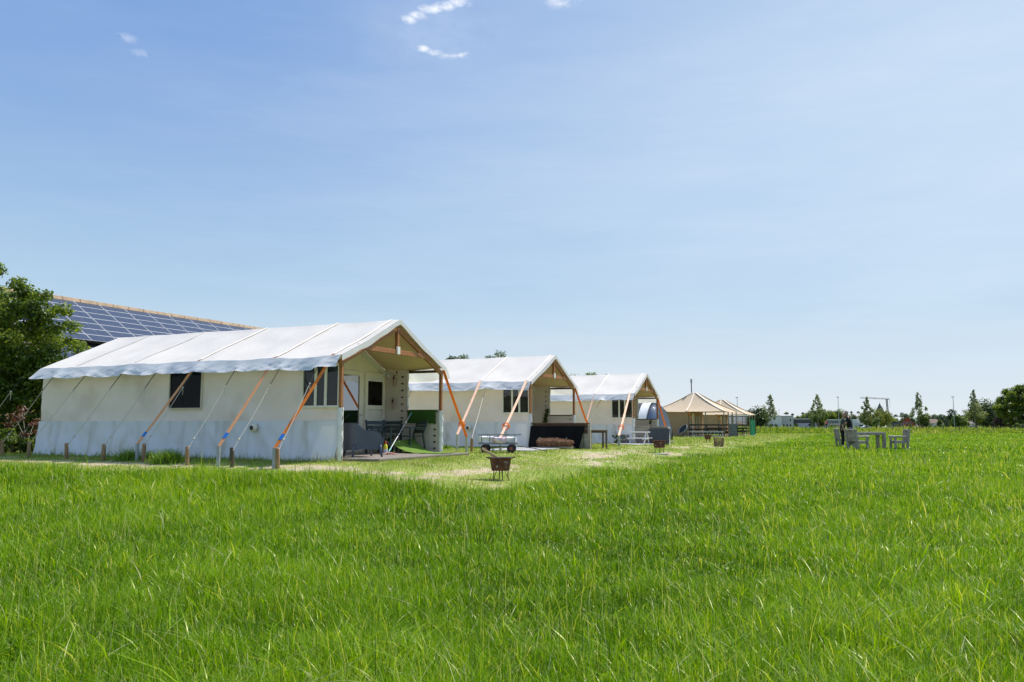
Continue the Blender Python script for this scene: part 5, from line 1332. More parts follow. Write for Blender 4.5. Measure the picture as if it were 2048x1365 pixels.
FT = [  # px, top, width, distance, kind, material, label
    (1517, 817, 34, 300, 'round', darkGM, 'dark round tree rising behind the farther beige tent'), (1574, 824, 13, 600, 'cone', paleGM, 'pale pointed tree above the white building, left of two'), (1586, 827, 9, 600, 'cone', paleGM, 'pale pointed tree above the white building, right of two'),
    (1597, 831, 16, 560, 'round', lushM, 'low green tree above the left end of the dark shed'), (1611, 829, 24, 560, 'round', lushM, 'green tree above the middle of the dark shed'), (1607, 825, 8, 640, 'cone', darkGM, 'small dark pointed tree above the dark shed'),
    (1622, 821, 18, 540, 'round', paleGM, 'pale round tree above the right end of the dark shed'), (1662, 822, 22, 500, 'round', treeGM, 'mid green tree above the left end of the company sign'), (1676, 821, 22, 500, 'round', treeGM, 'mid green tree above the company lettering'), (1652, 827, 14, 520, 'round', darkGM, 'dark tree left of the company sign'),
    (1692, 828, 16, 520, 'round', paleGM, 'pale tree just behind the couple'), (1704, 822, 12, 560, 'cone', paleGM, 'thin pale tree right of the couple'), (1709, 829, 14, 540, 'round', paleGM, 'pale bush topped tree right of the couple'), (1718, 823, 8, 560, 'cone', darkGM, 'dark narrow cypress between the couple and the crane'),
    (1752, 827, 22, 380, 'round', yellowGM, 'yellow green tree above the white truck'), (1764, 818, 30, 400, 'round', yellowGM, 'large yellow green tree in front of the church spire'), (1776, 824, 18, 430, 'round', treeGM, 'dark green tree at the crane mast'), (1745, 834, 20, 360, 'round', lushM, 'low green tree left of the white truck'),
    (1793, 829, 12, 560, 'cone', paleGM, 'pale tree left of the red gable, first of two'), (1804, 830, 11, 560, 'cone', paleGM, 'pale tree left of the red gable, second of two'), (1814, 829, 12, 640, 'round', paleGM, 'pale treetop directly above the red gable'), (1826, 830, 10, 640, 'cone', paleGM, 'pale treetop on the right slope of the red gable'), (1788, 838, 12, 520, 'round', treeGM, 'green bush tree in front of the dark blue houses'),
    (1858, 828, 16, 600, 'round', paleGM, 'pale tree behind the brown roofed house, left of three'), (1870, 828, 14, 600, 'round', paleGM, 'pale tree behind the brown roofed house, middle of three'), (1883, 828, 14, 600, 'round', paleGM, 'pale tree behind the brown roofed house, right of three'),
    (1905, 817, 26, 300, 'cone', darkGM, 'dark conical tree at the tall lamp post'), (1917, 830, 20, 290, 'round', lushM, 'bright green tree right of the tall lamp post'), (1929, 833, 14, 300, 'round', yellowGM, 'yellow green small tree between the lamp post and the dark tree'), (1896, 832, 14, 310, 'round', darkGM, 'dark low tree left of the tall lamp post'), (1934, 826, 16, 480, 'round', paleGM, 'pale tree in the gap left of the dark round tree'),
    (1972, 806, 46, 240, 'round', darkGM, 'big dark round tree at the right'), (1988, 812, 34, 236, 'round', darkGM, 'dark tree joined to the right of the big round tree'), (2007, 826, 26, 220, 'round', purpleM, 'purple brown leaved tree at the right'), (2003, 822, 18, 260, 'round', treeGM, 'green tree peeping over the purple one'),
    (1851, 838, 14, 330, 'round', lushM, 'green garden tree before the brown roofed house'), (1880, 841, 8, 330, 'round', lushM, 'small green tree above the white carport'), (1641, 836, 12, 320, 'round', yellowGM, 'bright yellow green bush before the dark shed corner'),
]
for px, py, w, d, sh, m, lab in FT:
    b = D(px, 856, d); z = gz(b.x, b.y); h = D(px, py, d).z - z
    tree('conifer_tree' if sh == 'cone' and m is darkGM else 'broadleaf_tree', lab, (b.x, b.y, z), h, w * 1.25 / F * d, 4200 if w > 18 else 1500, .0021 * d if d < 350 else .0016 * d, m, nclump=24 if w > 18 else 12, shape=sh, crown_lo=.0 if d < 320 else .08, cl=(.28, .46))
def right_tree():
    d = 175; b = D(2040, 856, d); z = gz(b.x, b.y); h = D(2048, 772, d).z - z
    t = thing('broadleaf_tree', 'tallest dark leafy tree cut off by the right edge of the photo', 'tree', (b.x, b.y, z), 0)
    cs = make_clumps(60, 0, h * .5, 4.2, h * .46, .9, 1.5)
    cs += [((x, -.4, q), (r, r, r * .8), r * r) for x, q, r in ((-2.6, h * .66, .75), (-3.3, h * .52, .8), (-1.4, h * .84, .7), (-.3, h * .95, .65), (-3.7, h * .36, .8), (-3.0, h * .2, .9))]
    leaves('crown', treeGM, t, cs, 26000, .34, .7); m_ = MB(); m_.tube([(0, 0, -.2), (.1, 0, h * .4), (0, 0, h * .85)], [.3, .22, .05], 8)
    for c in cs[::4]: m_.tube([(0, 0, h * .3), c[0]], [.09, .02], 5)
    m_.build('trunk', barkM, t, smooth=True)
    for px, py, w, lab in ((2033, 844, 16, 'pale green garden bush at the foot of the tall dark tree'), (2046, 847, 12, 'pale green bush cut off by the right edge of the photo')):
        q = D(px, 856, 160); z = gz(q.x, q.y); s = thing('bush', lab, 'bush', (q.x, q.y, z)); h2 = D(px, py, 160).z - z
        leaves('foliage', lushM if px < 2040 else paleGM, s, make_clumps(8, 0, h2 * .5, w / F * 160 * .5, h2 * .45, .25, .45), 900, .18, .7); MB().tube([(0, 0, -.1), (0, 0, h2 * .6)], .04, 5).build('stem', barkM, s)
right_tree()
for i, (px, py, lab) in enumerate(((1541, 853, 'white building windows'), (1551, 850, 'foot of the white building'), (1593, 850, 'corner of the white building'), (1624, 849, 'back of the white van'), (1664, 850, 'company letters'), (1794, 852, 'crane mast'), (1820, 852, 'red gabled house'), (1858, 853, 'brown roofed house'), (1884, 852, 'white carport'), (1778, 851, 'white truck'))):
    q = D(px, 856, 250); z = gz(q.x, q.y); s = thing('bush', 'small round roadside bush before the ' + lab, 'bush', (q.x, q.y, z), 0, 'roadside bushes'); h2 = D(px, py, 250).z - z + .3
    leaves('foliage', lushM, s, make_clumps(6, 0, h2 * .6, .7, h2 * .38, .3, .45), 420, .3, .7); MB().tube([(0, 0, -.1), (0, 0, h2 * .6)], .05, 5).build('stem', barkM, s)

# ------------------------------------------------------------------ the town edge far across the field
offwM = mat('white cladding', (.60, .61, .62), (.55, .56, .57), .3, .6); lgreyM = mat('light grey cladding', (.40, .41, .42), (.37, .38, .39), .3, .6)
dgreyM = mat('dark grey cladding', (.060, .065, .075), (.05, .055, .065), .3, .6); midgreyM = mat('mid grey cladding', (.30, .31, .315), (.275, .285, .29), .3, .6)
brickM = mat('red brick', (.33, .075, .035), (.27, .06, .03), 1.2, .85); brownroofM = mat('brown roof tiles', (.17, .115, .085), (.13, .09, .07), 1.5, .85); slateM = mat('slate roof', (.055, .06, .08), (.045, .05, .065), 1.2, .7)
bluglassM = glassmat('facade glass', (.5, .6, .65), .35, .15)
TH = R(14)      # the street runs slightly slantwise
def spot(px, d): 
    b = D(px, 856, d); return Vector((b.x, b.y, gz(b.x, b.y)))
def zof(py, d): return D(1024, py, d).z
def hall(name, label, px0, px1, top, d, wallm, depth=14, rot=0.0, roofm=None, cat='building', coping=True):
    a, b = spot(px0, d), spot(px1, d); c = (a + b) / 2; t = thing(name, label, cat, c, rot - math.atan2(c.x, c.y))
    w = (b - a).length / 2 * .98 + 0 * (b.x - a.x) / 2; h = zof(top, d) - c.z
    MB().span((-w, 0, -1), (w, depth, h)).build('wall', wallm, t)
    MB().span((-w - .1, -.12, h + .002), (w + .1, depth + .1, h + (.32 if coping else .12))).build('roof', roofm or whiteM, t)
    return t, w, h
def win(t, x0, x1, z0, z1, y=0.0, m=None, name='window', frame=True):
    f = MB(); f.span((x0, y - .06, z0), (x1, y + .02, z1)); o = f.build(name, whiteM if frame else (m or darkglassM), t)
    if frame: MB().span((x0 + .12, y - .09, z0 + .12), (x1 - .12, y - .062, z1 - .12)).build('pane', m or darkglassM, o)
    return o
d = 450; u = d / F
t, w, h = hall('glass_pavilion', 'bluish glass fronted building just right of the farther beige tent posts', 1448, 1524, 832.5, d, dgreyM, 12)
for i in range(8):
    for j in range(2):
        a = -w + .4 + i * (2 * w - .8) / 8; win(t, a, a + (2 * w - .8) / 8 - .25, .3 + j * (h - .5) / 2, (j + 1) * (h - .4) / 2, 0, bluglassM, 'window', False)
t, w, h = hall('flat_roofed_building', 'white flat roofed building with small windows at the far left of the town', 1524.5, 1563, 833, d, offwM, 16, R(0), midgreyM)
for x, z, ww in ((-w + 2.0 * u / u + 1.2, h * .60, 1.7), (-w + 3.4, h * .60, 1.0), (-w + 6.2, h * .66, 1.2), (-w + 1.2, h * .12, 1.7), (-w + 4.0, h * .10, 2.2)): win(t, x, x + ww, z, z + 1.4)
t, w, h = hall('flat_roofed_building', 'pale grey white end of the flat roofed block, left of the dark shed', 1563.5, 1587, 833.2, d - 1, lgreyM, 15, 0, midgreyM)
for x, z in ((w * .35, h * .55), (-w * .75, .6), (-w * .2, .6), (w * .35, .6)): win(t, x, x + 1.0, z, z + 1.5)
t, w, h = hall('dark_shed', 'long dark grey shed with a bright roof edge behind the white van', 1587.5, 1631, 839, d + 3, dgreyM, 20)
for i in range(3): win(t, -w + 2 + i * 3.2, -w + 4.4 + i * 3.2, .2, 2.6, 0, blackM, 'loading_door', False)
t, w, h = hall('company_building', 'light grey company hall with a round red emblem and black lettering', 1632, 1716, 840.2, d - 5, midgreyM, 20)
dd = d - 5; uu = dd / F; cx = (1632 + 1716) / 2
ex = (1654 - cx) * uu; ez = h - 4.9 * uu
rt = Matrix.Rotation(R(90), 3, 'X')
em = MB().lathe([(3.3 * uu, 0), (3.3 * uu, .18), (.001, .18)], 28, (ex, -.0, ez), rt).build('emblem', mat('red emblem', (.55, .03, .06), rough=.5), t)
cr = MB(); 
for k in range(15):
    a0 = R(50 + k * 260 / 15); a1 = R(50 + (k + 1) * 260 / 15); ri, ro_ = 1.0 * uu, 1.85 * uu
    cr.add([(ex + r_ * math.cos(a), -.21, ez + r_ * math.sin(a)) for r_, a in ((ri, a0), (ro_, a0), (ro_, a1), (ri, a1))], [(0, 1, 2, 3)])
cr.build('emblem_ring', whiteM, em)
text_mesh('lettering', 'COLET', 6.2 * uu, blackM, t, Matrix.Translation((ex + 13.4 * uu, -.06, ez)) @ Matrix.Rotation(R(90), 4, 'X') @ Matrix.Diagonal((1.05, 1, 1, 1)), .09 * uu, .03)
MB().span((ex + 23.4 * uu, -.08, ez - 2.2 * uu), (ex + 24.6 * uu, -.01, ez - 1.4 * uu)).build('lettering_dot', blackM, t)
for i in range(7): win(t, -w + 2 + i * 2.6, -w + 4.2 + i * 2.6, .4, 2.3, 0, bluglassM)
t, w, h = hall('entrance_block', 'white entrance block with a dark doorway right of the couple', 1706, 1718, 840.2, d - 12, offwM, 8)
t, w, h = hall('glass_entrance', 'small glass and white framed entrance right of the couple', 1718, 1726, 840.5, d - 11, lgreyM, 8)
win(t, -w + .1, w - .1, h * .4, h - .2, 0, bluglassM)
t, w, h = hall('door_portal', 'white framed dark portal right of the couple', 1718, 1729.5, 847.5, d - 16, offwM, 4)
win(t, -w + .3, w - .9, .0, h - .7, 0, blackM, 'doorway', False)
t, w, h = hall('dark_office', 'dark blue brown office block between the trees and the white truck', 1727, 1741, 841, d + 30, dgreyM, 14, 0, slateM)
for i in range(3): win(t, -w + .8 + i * 1.6, -w + 1.9 + i * 1.6, h * .45, h * .45 + 1.2)
t, w, h = hall('pale_wall_building', 'pale beige building left of the white truck', 1740, 1750, 843, d - 30, mat('beige render', (.42, .38, .33), (.38, .345, .30), .4, .8), 10)
t, w, h = hall('dark_office', 'dark brown office block right of the white truck', 1759, 1776, 840.5, d + 20, mat('dark brick', (.07, .05, .05), (.055, .04, .04), .8, .85), 14, 0, slateM)
for i in range(4): win(t, -w + .5 + i * 1.4, -w + 1.5 + i * 1.4, h * .5, h * .5 + 1.2)
t, w, h = hall('dark_office', 'low dark blue building at the crane mast', 1778, 1798, 845, d + 25, dgreyM, 14, 0, slateM)
for i in range(5): win(t, -w + .5 + i * 1.6, -w + 1.6 + i * 1.6, h * .3, h * .3 + 1.3)
def house(label, px0, px1, ridge, eave, d, wallm, roofm, gable_front=True, depth=12, chim=True):
    a, b = spot(px0, d), spot(px1, d); c = (a + b) / 2; t = thing('gabled_house' if gable_front else 'tiled_house', label, 'house', c, -math.atan2(c.x, c.y))
    w = (b - a).length / 2 * .97; hr = zof(ridge, d) - c.z; he = zof(eave, d) - c.z
    k = MB()
    if gable_front:
        k.add([(-w, 0, -1), (w, 0, -1), (w, 0, he), (0, 0, hr - .25), (-w, 0, he), (-w, depth, -1), (w, depth, -1), (w, depth, he), (0, depth, hr - .25), (-w, depth, he)], [(0, 1, 2, 3, 4), (9, 8, 7, 6, 5), (0, 4, 9, 5), (1, 6, 7, 2)])
        k.build('wall', wallm, t); r = MB()
        for s in (-1, 1):
            r.add([(s * (w + .4), -.35, he - .35), (0, -.35, hr), (0, depth + .3, hr), (s * (w + .4), depth + .3, he - .35), (s * (w + .4), -.35, he - .65), (0, -.35, hr - .3), (0, depth + .3, hr - .3), (s * (w + .4), depth + .3, he - .65)], [(0, 1, 2, 3), (7, 6, 5, 4), (0, 4, 5, 1), (1, 5, 6, 2), (2, 6, 7, 3), (3, 7, 4, 0)])
        ro = r.build('roof', roofm, t)
    else:
        k.span((-w, 0, -1), (w, depth, he)); k.build('wall', wallm, t); r = MB(); o = .12 * w
        r.add([(-w - .4, -.4, he + .02), (w + .4, -.4, he + .02), (w + .4, depth + .4, he + .02), (-w - .4, depth + .4, he + .02), (-w + o * 2, depth / 2, hr), (w - o * 2, depth / 2, hr)], [(3, 2, 1, 0), (0, 1, 5, 4), (1, 2, 5), (2, 3, 4, 5), (3, 0, 4)])
        ro = r.build('roof', roofm, t)
    if chim: MB().span((-w * .4, depth * .4, hr - 1.2), (-w * .4 + .8, depth * .4 + .8, hr + .5)).build('chimney', brickM, ro)
    return t, w, he, hr
t, w, he, hr = house('red brick house with a large steep gable facing the field', 1797, 1833, 834.5, 852, 520, brickM, brickM, True, 14, False)
for i in range(4): win(t, -3.1 + i * 1.7, -2.2 + i * 1.7, he + 1.0, he + 2.5)
MB().span((-w, -.12, he - .7), (w, -.01, he - .1)).build('fascia_board', mat('tan fascia', (.45, .30, .17), rough=.7), t)
for i in range(4): win(t, -5 + i * 2.6, -3.2 + i * 2.6, .4, he - .9)
t, w, he, hr = house('dark slate roofed house left of the red gable', 1783, 1797, 843, 849.5, 540, lgreyM, slateM, False, 10)
win(t, -1, .4, .8, 2.2)
t, w, he, hr = house('house with a pale grey roof slope right of the red gable', 1832, 1848, 841.5, 850, 500, offwM, mat('grey roof sheets', (.24, .26, .29), (.21, .23, .26), 1, .6), True, 10)
win(t, -1.4, .2, .8, 2.4); win(t, .8, 2.0, .8, 2.4)
t, w, he, hr = house('wide low house with a brown tiled roof', 1848, 1877, 838.5, 846.5, 480, offwM, brownroofM, False, 12)
for i in range(4): win(t, -6 + i * 3, -4.6 + i * 3, 1.0, 2.4)
t, w, he, hr = house('white carport like building with a low dark gable', 1864, 1895, 845, 850.5, 420, offwM, mat('pale roof edge', (.58, .56, .54), rough=.7), True, 9, False)
win(t, -w * .7, w * .75, .0, he - .4, 0, blackM, 'open_bay', False); win(t, -w * .35, w * .35, he - .1, he + .9, 0, dgreyM, 'gable_panel', False)
t, w, he, hr = house('small house with a greyish roof left of the dark round tree', 1932, 1947, 841, 848, 380, mat('pale stucco', (.5, .45, .38), rough=.8), mat('greyish roof', (.20, .17, .16), (.17, .145, .135), 1, .85), False, 9)
win(t, -1.2, .2, .8, 2.1)
t, w, he, hr = house('low house partly hidden behind the tree at the tall lamp post', 1912, 1930, 845, 850, 400, brickM, brownroofM, False, 9, False); win(t, .2, 1.8, .6, 1.9)
# church spire
cs = spot(1761.5, 900); t = thing('church_spire', 'dark pointed church spire rising behind the yellow green tree', 'church', cs); hz = zof(806.5, 900) - cs.z; hb = zof(826, 900) - cs.z
MB().lathe([(5.2, hb), (3.1, hb + (hz - hb) * .45), (.05, hz)], 8).build('spire', slateM, t); MB().box((0, 0, hb / 2 - .5), (7, 7, hb + 1)).build('tower', mat('church stone', (.25, .2, .16), rough=.9), t)
MB().tube([(0, 0, hz - .4), (0, 0, hz + 1.6)], .12, 5).build('weathervane', blackM, t)
# water tower far behind
ws = spot(1805.3, 1100); t = thing('water_tower', 'tiny mushroom shaped tower above the trees left of the red gable', 'tower', ws); hz = zof(825, 1100) - ws.z
MB().lathe([(.001, hz), (2.2, hz - .5), (2.6, hz - 3), (2.0, hz - 5), (.7, hz - 7.5), (.7, 0)], 12).build('bowl', midgreyM, t, smooth=True)
# crane
def crane():
    b = spot(1778, 520); t = thing('tower_crane', 'slim grey tower crane with a long horizontal jib', 'crane', b); h = zof(798.5, 520) - b.z; u = 520 / F
    def lattice(p0, p1, w, n, r, up):
        m_ = MB(); p0, p1 = Vector(p0), Vector(p1); d = (p1 - p0).normalized(); a = d.cross(Vector(up)).normalized() * w / 2; c = d.cross(a).normalized() * w / 2
        cs_ = [a + c, a - c, -a - c, -a + c]
        for q in cs_: m_.bar(p0 + q, p1 + q, r, r)
        for k in range(n):
            for i in range(4):
                q0 = p0.lerp(p1, k / n) + cs_[i]; q1 = p0.lerp(p1, (k + 1) / n) + cs_[(i + 1) % 4]; m_.bar(q0, q1, r * .6, r * .6)
        return m_
    lattice((0, 0, 0), (-.6, 0, h), .75, 16, .17, (0, 1, 0)).build('mast', mat('crane steel', (.09, .095, .105), rough=.6), t)
    cm = bpy.data.materials['crane steel']
    lattice((3.0 * u, 0, h + .1 * u), (-54 * u, 0, h + 2.6 * u), .7, 26, .11, (0, 0, 1)).build('jib', cm, t)
    c = MB(); c.box((2.4 * u, 0, h - .4 * u), (1.4 * u, 1.0, .9 * u)); c.build('counterweight', cm, t)
    c = MB(); c.tube([(4.2 * u, 0, h - 1 * u), (4.2 * u, .0, h - 18 * u)], .05, 4); c.tube([(2.8 * u, 0, h), (4.0 * u, 0, h - 3 * u), (4.2 * u, 0, h - 5.5 * u)], .06, 4); c.build('cable', blackM, t)
    MB().box((-25 * u, 0, h + 1.0 * u), (2.0 * u, .8, .5 * u)).build('trolley', cm, t)
crane()
s = spot(1781.5, 500); us = 500 / F; t = thing('sign_tower', 'narrow yellow sign on a post beside the crane mast', 'sign', s); hz = zof(836, 500) - s.z
MB().span((-1.6 * us, -.2, hz * .5), (1.6 * us, .2, hz)).build('board', mat('dull yellow', (.42, .27, .03), rough=.7), t); 
for x in (-1.4, 1.4): MB().bar((x * us, 0, 0), (x * us, 0, hz * .5), .3, .3).build('post', greywoodM, t)
# the far-off wood behind the town
cw = []
for k_ in range(150):
    px_ = 1380 + k_ * 5.2; d_ = 780 + 60 * math.sin(k_ * 1.7); q_ = D(px_, 856, d_); r_ = 3.2 + 2.2 * rng.random(); h_ = 5.5 + 2.2 * math.sin(k_ * .31) + 2.2 * rng.random()
    cw.append(((q_.x, q_.y, -1 + h_ * .5), (r_ * 1.3, r_, h_ * .55), r_ * h_))
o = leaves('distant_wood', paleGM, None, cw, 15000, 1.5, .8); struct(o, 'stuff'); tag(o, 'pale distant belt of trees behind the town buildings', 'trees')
# lamp posts
for px, py, d, lab in ((1476, 796, 190, 'tall lamp post rising behind the farther beige tent'), (1559, 820.5, 330, 'short looking lamp post above the white flat roofed building'), (1678.5, 795, 200, 'tall thin lamp post left of the couple'), (1909.5, 794.5, 190, 'tall lamp post in front of the dark conical tree')):
    b = spot(px, d); t = thing('street_lamp', lab, 'street lamp', b, 0, 'street lamps at the town edge'); h = zof(py, d) - b.z
    MB().tube([(0, 0, -.3), (0, 0, h * .5), (0, 0, h)], [.10, .075, .05], 8).build('pole', steelM, t)
    MB().box((-.05, 0, h + .03), (.62, .3, .14), taper=.8).build('lamp_head', mat('lamp head', (.12, .13, .14), rough=.5), t)
# vehicles along the road
def wheels(t, xs, y0, y1, r):
    for x in xs:
        for y in (y0, y1):
            rt = Matrix.Rotation(R(90), 3, 'X'); w_ = MB().lathe([(r * .5, -.1), (r * .9, -.11), (r, -.06), (r, .06), (r * .9, .11), (r * .5, .1)], 16, (x, y, r), rt).build('wheel', rubberM, t, smooth=True)
            MB().lathe([(.001, -.09), (r * .6, -.105), (r * .6, .105), (.001, .09)], 12, (x, y, r), rt).build('rim', steelM, w_)
def vehicle(label, cat, name, px, d, prof, wid, glassp, m, xs, r, rz=0.0):
    p = spot(px, d); t = thing(name, label, cat, p, rz)
    MB().prism([(y, z) for y, z in prof], -wid / 2, wid / 2).build('body', m, t, bevel=.06).rotation_euler = (0, 0, R(90))
    for poly in glassp:
        MB().prism(poly, -wid / 2 - .012, wid / 2 + .012).build('window', darkglassM, t).rotation_euler = (0, 0, R(90))
    wheels(t, xs, -wid / 2 + .1, wid / 2 - .1, r); return t
carW = mat('white car paint', (.72, .73, .75), (.68, .69, .71), 2, .3, spec=.5); carS = mat('silver car paint', (.42, .44, .46), (.38, .40, .42), 2, .3, metal=.3); carR = mat('red car paint', (.35, .03, .03), rough=.35)
VAN = [(-2.7, .35), (2.7, .35), (2.7, 1.05), (2.45, 1.2), (1.75, 2.05), (1.5, 2.2), (-2.6, 2.2), (-2.7, 2.1)]
CARP = [(-2.1, .3), (2.1, .3), (2.12, .75), (1.95, .85), (1.0, .95), (.35, 1.42), (-1.1, 1.45), (-1.85, 1.0), (-2.1, .9)]
CG = [[(.92, .97), (.36, 1.36), (-.30, 1.38), (-.30, .97)], [(-.38, .97), (-.38, 1.38), (-1.05, 1.38), (-1.55, 1.0)]]
def vl(*a, **k): return vehicle(*a, **k)
vl('white delivery van parked before the dark shed', 'van', 'parked_van', 1610, 322, [(-y, z) for y, z in VAN][::-1], 2.0, [[(2.30 * -1, 1.3), (-1.72, 1.98), (-1.0, 1.98), (-1.0, 1.3)][::-1]], carS, (-1.7, 1.7), .36)
for px, d, lab, m_ in ((1643, 330, 'silver car before the left end of the company hall', carS), (1731, 330, 'white car right of the dark doorway', carW), (1775, 330, 'white car before the low dark building at the crane', carW), (1840, 330, 'red car before the pale grey roofed house', carR), (1921, 320, 'white car at the foot of the tall lamp post tree', carW), (1938, 318, 'white car right of the bright green tree', carW)):
    t = vl(lab, 'car', 'parked_car', px, d, CARP, 1.75, CG, m_, (-1.3, 1.3), .31)
def truck():
    p = spot(1754.5, 360); t = thing('box_truck', 'white box truck seen from behind with a small dark logo', 'truck', p, R(-4)); u = 360 / F; h = zof(840, 360) - p.z
    MB().span((-4.6 * u, 0, .7), (4.6 * u, 7, h)).build('cargo_box', carW, t, bevel=.12)
    l = MB(); l.ribbon([(-2.4 * u, -.03, h * .52), (-.6 * u, -.03, h * .62), (2.2 * u, -.03, h * .60)], .22, (0, 0, 1)); l.ribbon([(-2.4 * u, -.03, h * .50), (-.5 * u, -.03, h * .47), (1.6 * u, -.03, h * .53)], .14, (0, 0, 1)); l.ribbon([(-1.6 * u, -.03, h * .42), (1.6 * u, -.03, h * .42)], .10, (0, 0, 1)); l.build('logo', slateM, t)
    MB().span((-4.4 * u, .2, .45), (4.4 * u, 6.8, .69)).build('chassis', blackM, t)
    wheels(t, (-.8, .8), .9, 5.8, .45)
truck()
rd = MB(); rd.add([(-40, 300, gz(0, 300) + .03), (420, 300, gz(0, 300) + .03), (420, 345, gz(0, 345) + .03), (-40, 345, gz(0, 345) + .03)], [(0, 1, 2, 3)])
struct(rd.build('road', mat('asphalt', (.06, .06, .062), (.05, .05, .052), .4, .9)))
# wire fence at the far edge
fe = thing('wire_fence', 'low dark post and wire fence along the far field edge', 'fence', (0, 0, 0))
po = MB(); wi = MB()
for k in range(64):
    x = 40 + k * 3.0; y = 150 - .04 * x; z = gz(x, y); po.box((x, y, z + .5), (.09, .09, 1.1))
    if k:
        for q in (.45, .9): wi.bar((x - 3.0, 150 - .04 * (x - 3), gz(x - 3, y) + q), (x, y, z + q), .012, .012)
po.build('post_row', darkstakeM, fe); wi.build('wires', steelM, fe)

# ------------------------------------------------------------------ grass
def spread(n, d0, d1, half=.70, side=1.0):
    """points over the part of the field the camera could see, by area"""
    dd = np.sqrt(nrg.uniform(d0 * d0, d1 * d1, n)); xx = nrg.uniform(-half, half, n) * (dd + 1.2)
    return xx, dd
def meadow():
    Xs, Ys, Hs, Ws, Ls, Ts = [], [], [], [], [], []
    for d0, d1, dens, w0, w1, h0 in ((1.7, 3.6, 13000, .0024, .0046, .095), (3.6, 6.0, 9500, .003, .0055, .095), (6, 10, 4800, .004, .008, .095), (10, 16, 2200, .0065, .0115, .095), (16, 30, 900, .010, .018, .085), (30, 60, 260, .019, .034, .08), (60, 102, 75, .04, .07, .08)):
        half = .80; area = half * ((d1 + 1.2) ** 2 - (d0 + 1.2) ** 2); n = int(area * dens)
        x, y = spread(n, d0, d1, half); k = nrg.random(n) < tall_amount(x, y)
        x, y = x[k], y[k]; n = len(x)
        clump = np.sin(x * 1.7 + 2.0 * np.sin(y * .9)) * np.sin(y * 1.45 + 1.3 * np.sin(x * .8)); patch = np.sin(x * .33 + 1.7 * np.sin(y * .21)) * np.cos(y * .27 + .5)
        tuft = np.sin(x * 4.3 + 2.2 * np.sin(y * 2.9)) * np.sin(y * 3.7 + 1.9 * np.sin(x * 3.1))
        h = h0 * np.exp(nrg.normal(0, .32, n)) * (1 + .24 * clump + .14 * patch + .26 * tuft)
        ex_, ey_ = loc_of(x, y); h *= 1 + .75 * np.exp(-((ey_ + 3.6) / 1.3) ** 2) * (ex_ < 4.2)
        w = nrg.uniform(w0, w1, n); l = np.abs(nrg.normal(.5, .5, n))
        tone = np.clip(nrg.normal(.48, .24, n) + .13 * clump + .12 * patch + .09 * tuft, 0, .86); s = nrg.random(n); tone = np.where(s < .08, nrg.uniform(.86, 1, n), tone)  # palest share is dry grass and also glints painted as blade colour
        big = nrg.random(n) < (.025 if d1 < 7 else .012 if d1 < 17 else .004); nb = big.sum()
        h[big] *= nrg.uniform(1.2, 1.75, nb); w[big] *= nrg.uniform(1.4, 2.2, nb); l[big] = nrg.uniform(.3, 1.5, nb); tone[big] = np.clip(nrg.normal(.72, .16, nb), 0, 1)
        Xs.append(x); Ys.append(y); Hs.append(h); Ws.append(w); Ls.append(l); Ts.append(tone)
    X, Y, H_, Wd, L, T = map(np.concatenate, (Xs, Ys, Hs, Ws, Ls, Ts))
    near = Y < 9
    idx = np.argsort(~near, kind='stable'); 
    Z = ground_z(X, Y) - .01
    a = blades('near', bladeM, X[near], Y[near], Z[near], H_[near], Wd[near], L[near], T[near], 4)
    b = blades('far', bladeM, X[~near], Y[~near], Z[~near], H_[~near], Wd[~near], L[~near], T[~near], 2)
    # thin flowering stalks with a narrow pale seed head
    n = 9000; dd = np.sqrt(nrg.uniform(2.2 ** 2, 45 ** 2, n)); dd = 2.2 + (dd - 2.2) * nrg.random(n) ** .9; xx = nrg.uniform(-.8, .8, n) * (dd + 1)
    k = nrg.random(n) < tall_amount(xx, dd); xx, dd = xx[k], dd[k]; n = len(xx)
    hh = nrg.uniform(.24, .42, n); c = blades('stalk', bladeM, xx, dd, ground_z(xx, dd), hh, np.maximum(.0028, dd * .00055), np.abs(nrg.normal(.35, .3, n)), nrg.choice([.1, .55, .92, .97], n, p=[.4, .25, .2, .15]), 4)
    return join_meshes('meadow_grass', [a, b, c])
def join_meshes(name, objs):
    """several blade meshes become one mesh object"""
    co = []; lv = []; ls = []; tn = []; vo = 0; lo = 0; mt = objs[0].data.materials[0]
    for o in objs:
        me = o.data; nv, nl, npg = len(me.vertices), len(me.loops), len(me.polygons)
        c = np.empty(nv * 3, np.float32); me.vertices.foreach_get('co', c); v = np.empty(nl, np.int32); me.loops.foreach_get('vertex_index', v)
        s = np.empty(npg, np.int32); me.polygons.foreach_get('loop_start', s); t = np.empty(nv, np.float32); me.attributes['tone'].data.foreach_get('value', t)
        co.append(c); lv.append(v + vo); ls.append(s + lo); tn.append(t); vo += nv; lo += nl
        bpy.data.objects.remove(o); bpy.data.meshes.remove(me)
    co, lv, ls, tn = map(np.concatenate, (co, lv, ls, tn))
    me = bpy.data.meshes.new(name); me.vertices.add(vo); me.vertices.foreach_set('co', co); me.loops.add(lo); me.loops.foreach_set('vertex_index', lv)
    me.polygons.add(len(ls)); me.polygons.foreach_set('loop_start', ls); me.polygons.foreach_set('use_smooth', np.ones(len(ls), bool))
    a = me.attributes.new('tone', 'FLOAT', 'POINT'); a.data.foreach_set('value', tn); me.materials.append(mt); me.update(calc_edges=True)
    o = bpy.data.objects.new(name, me); COL.objects.link(o); return o
o = meadow(); struct(o, 'stuff'); tag(o, 'tall green meadow grass filling the whole foreground field', 'grass')
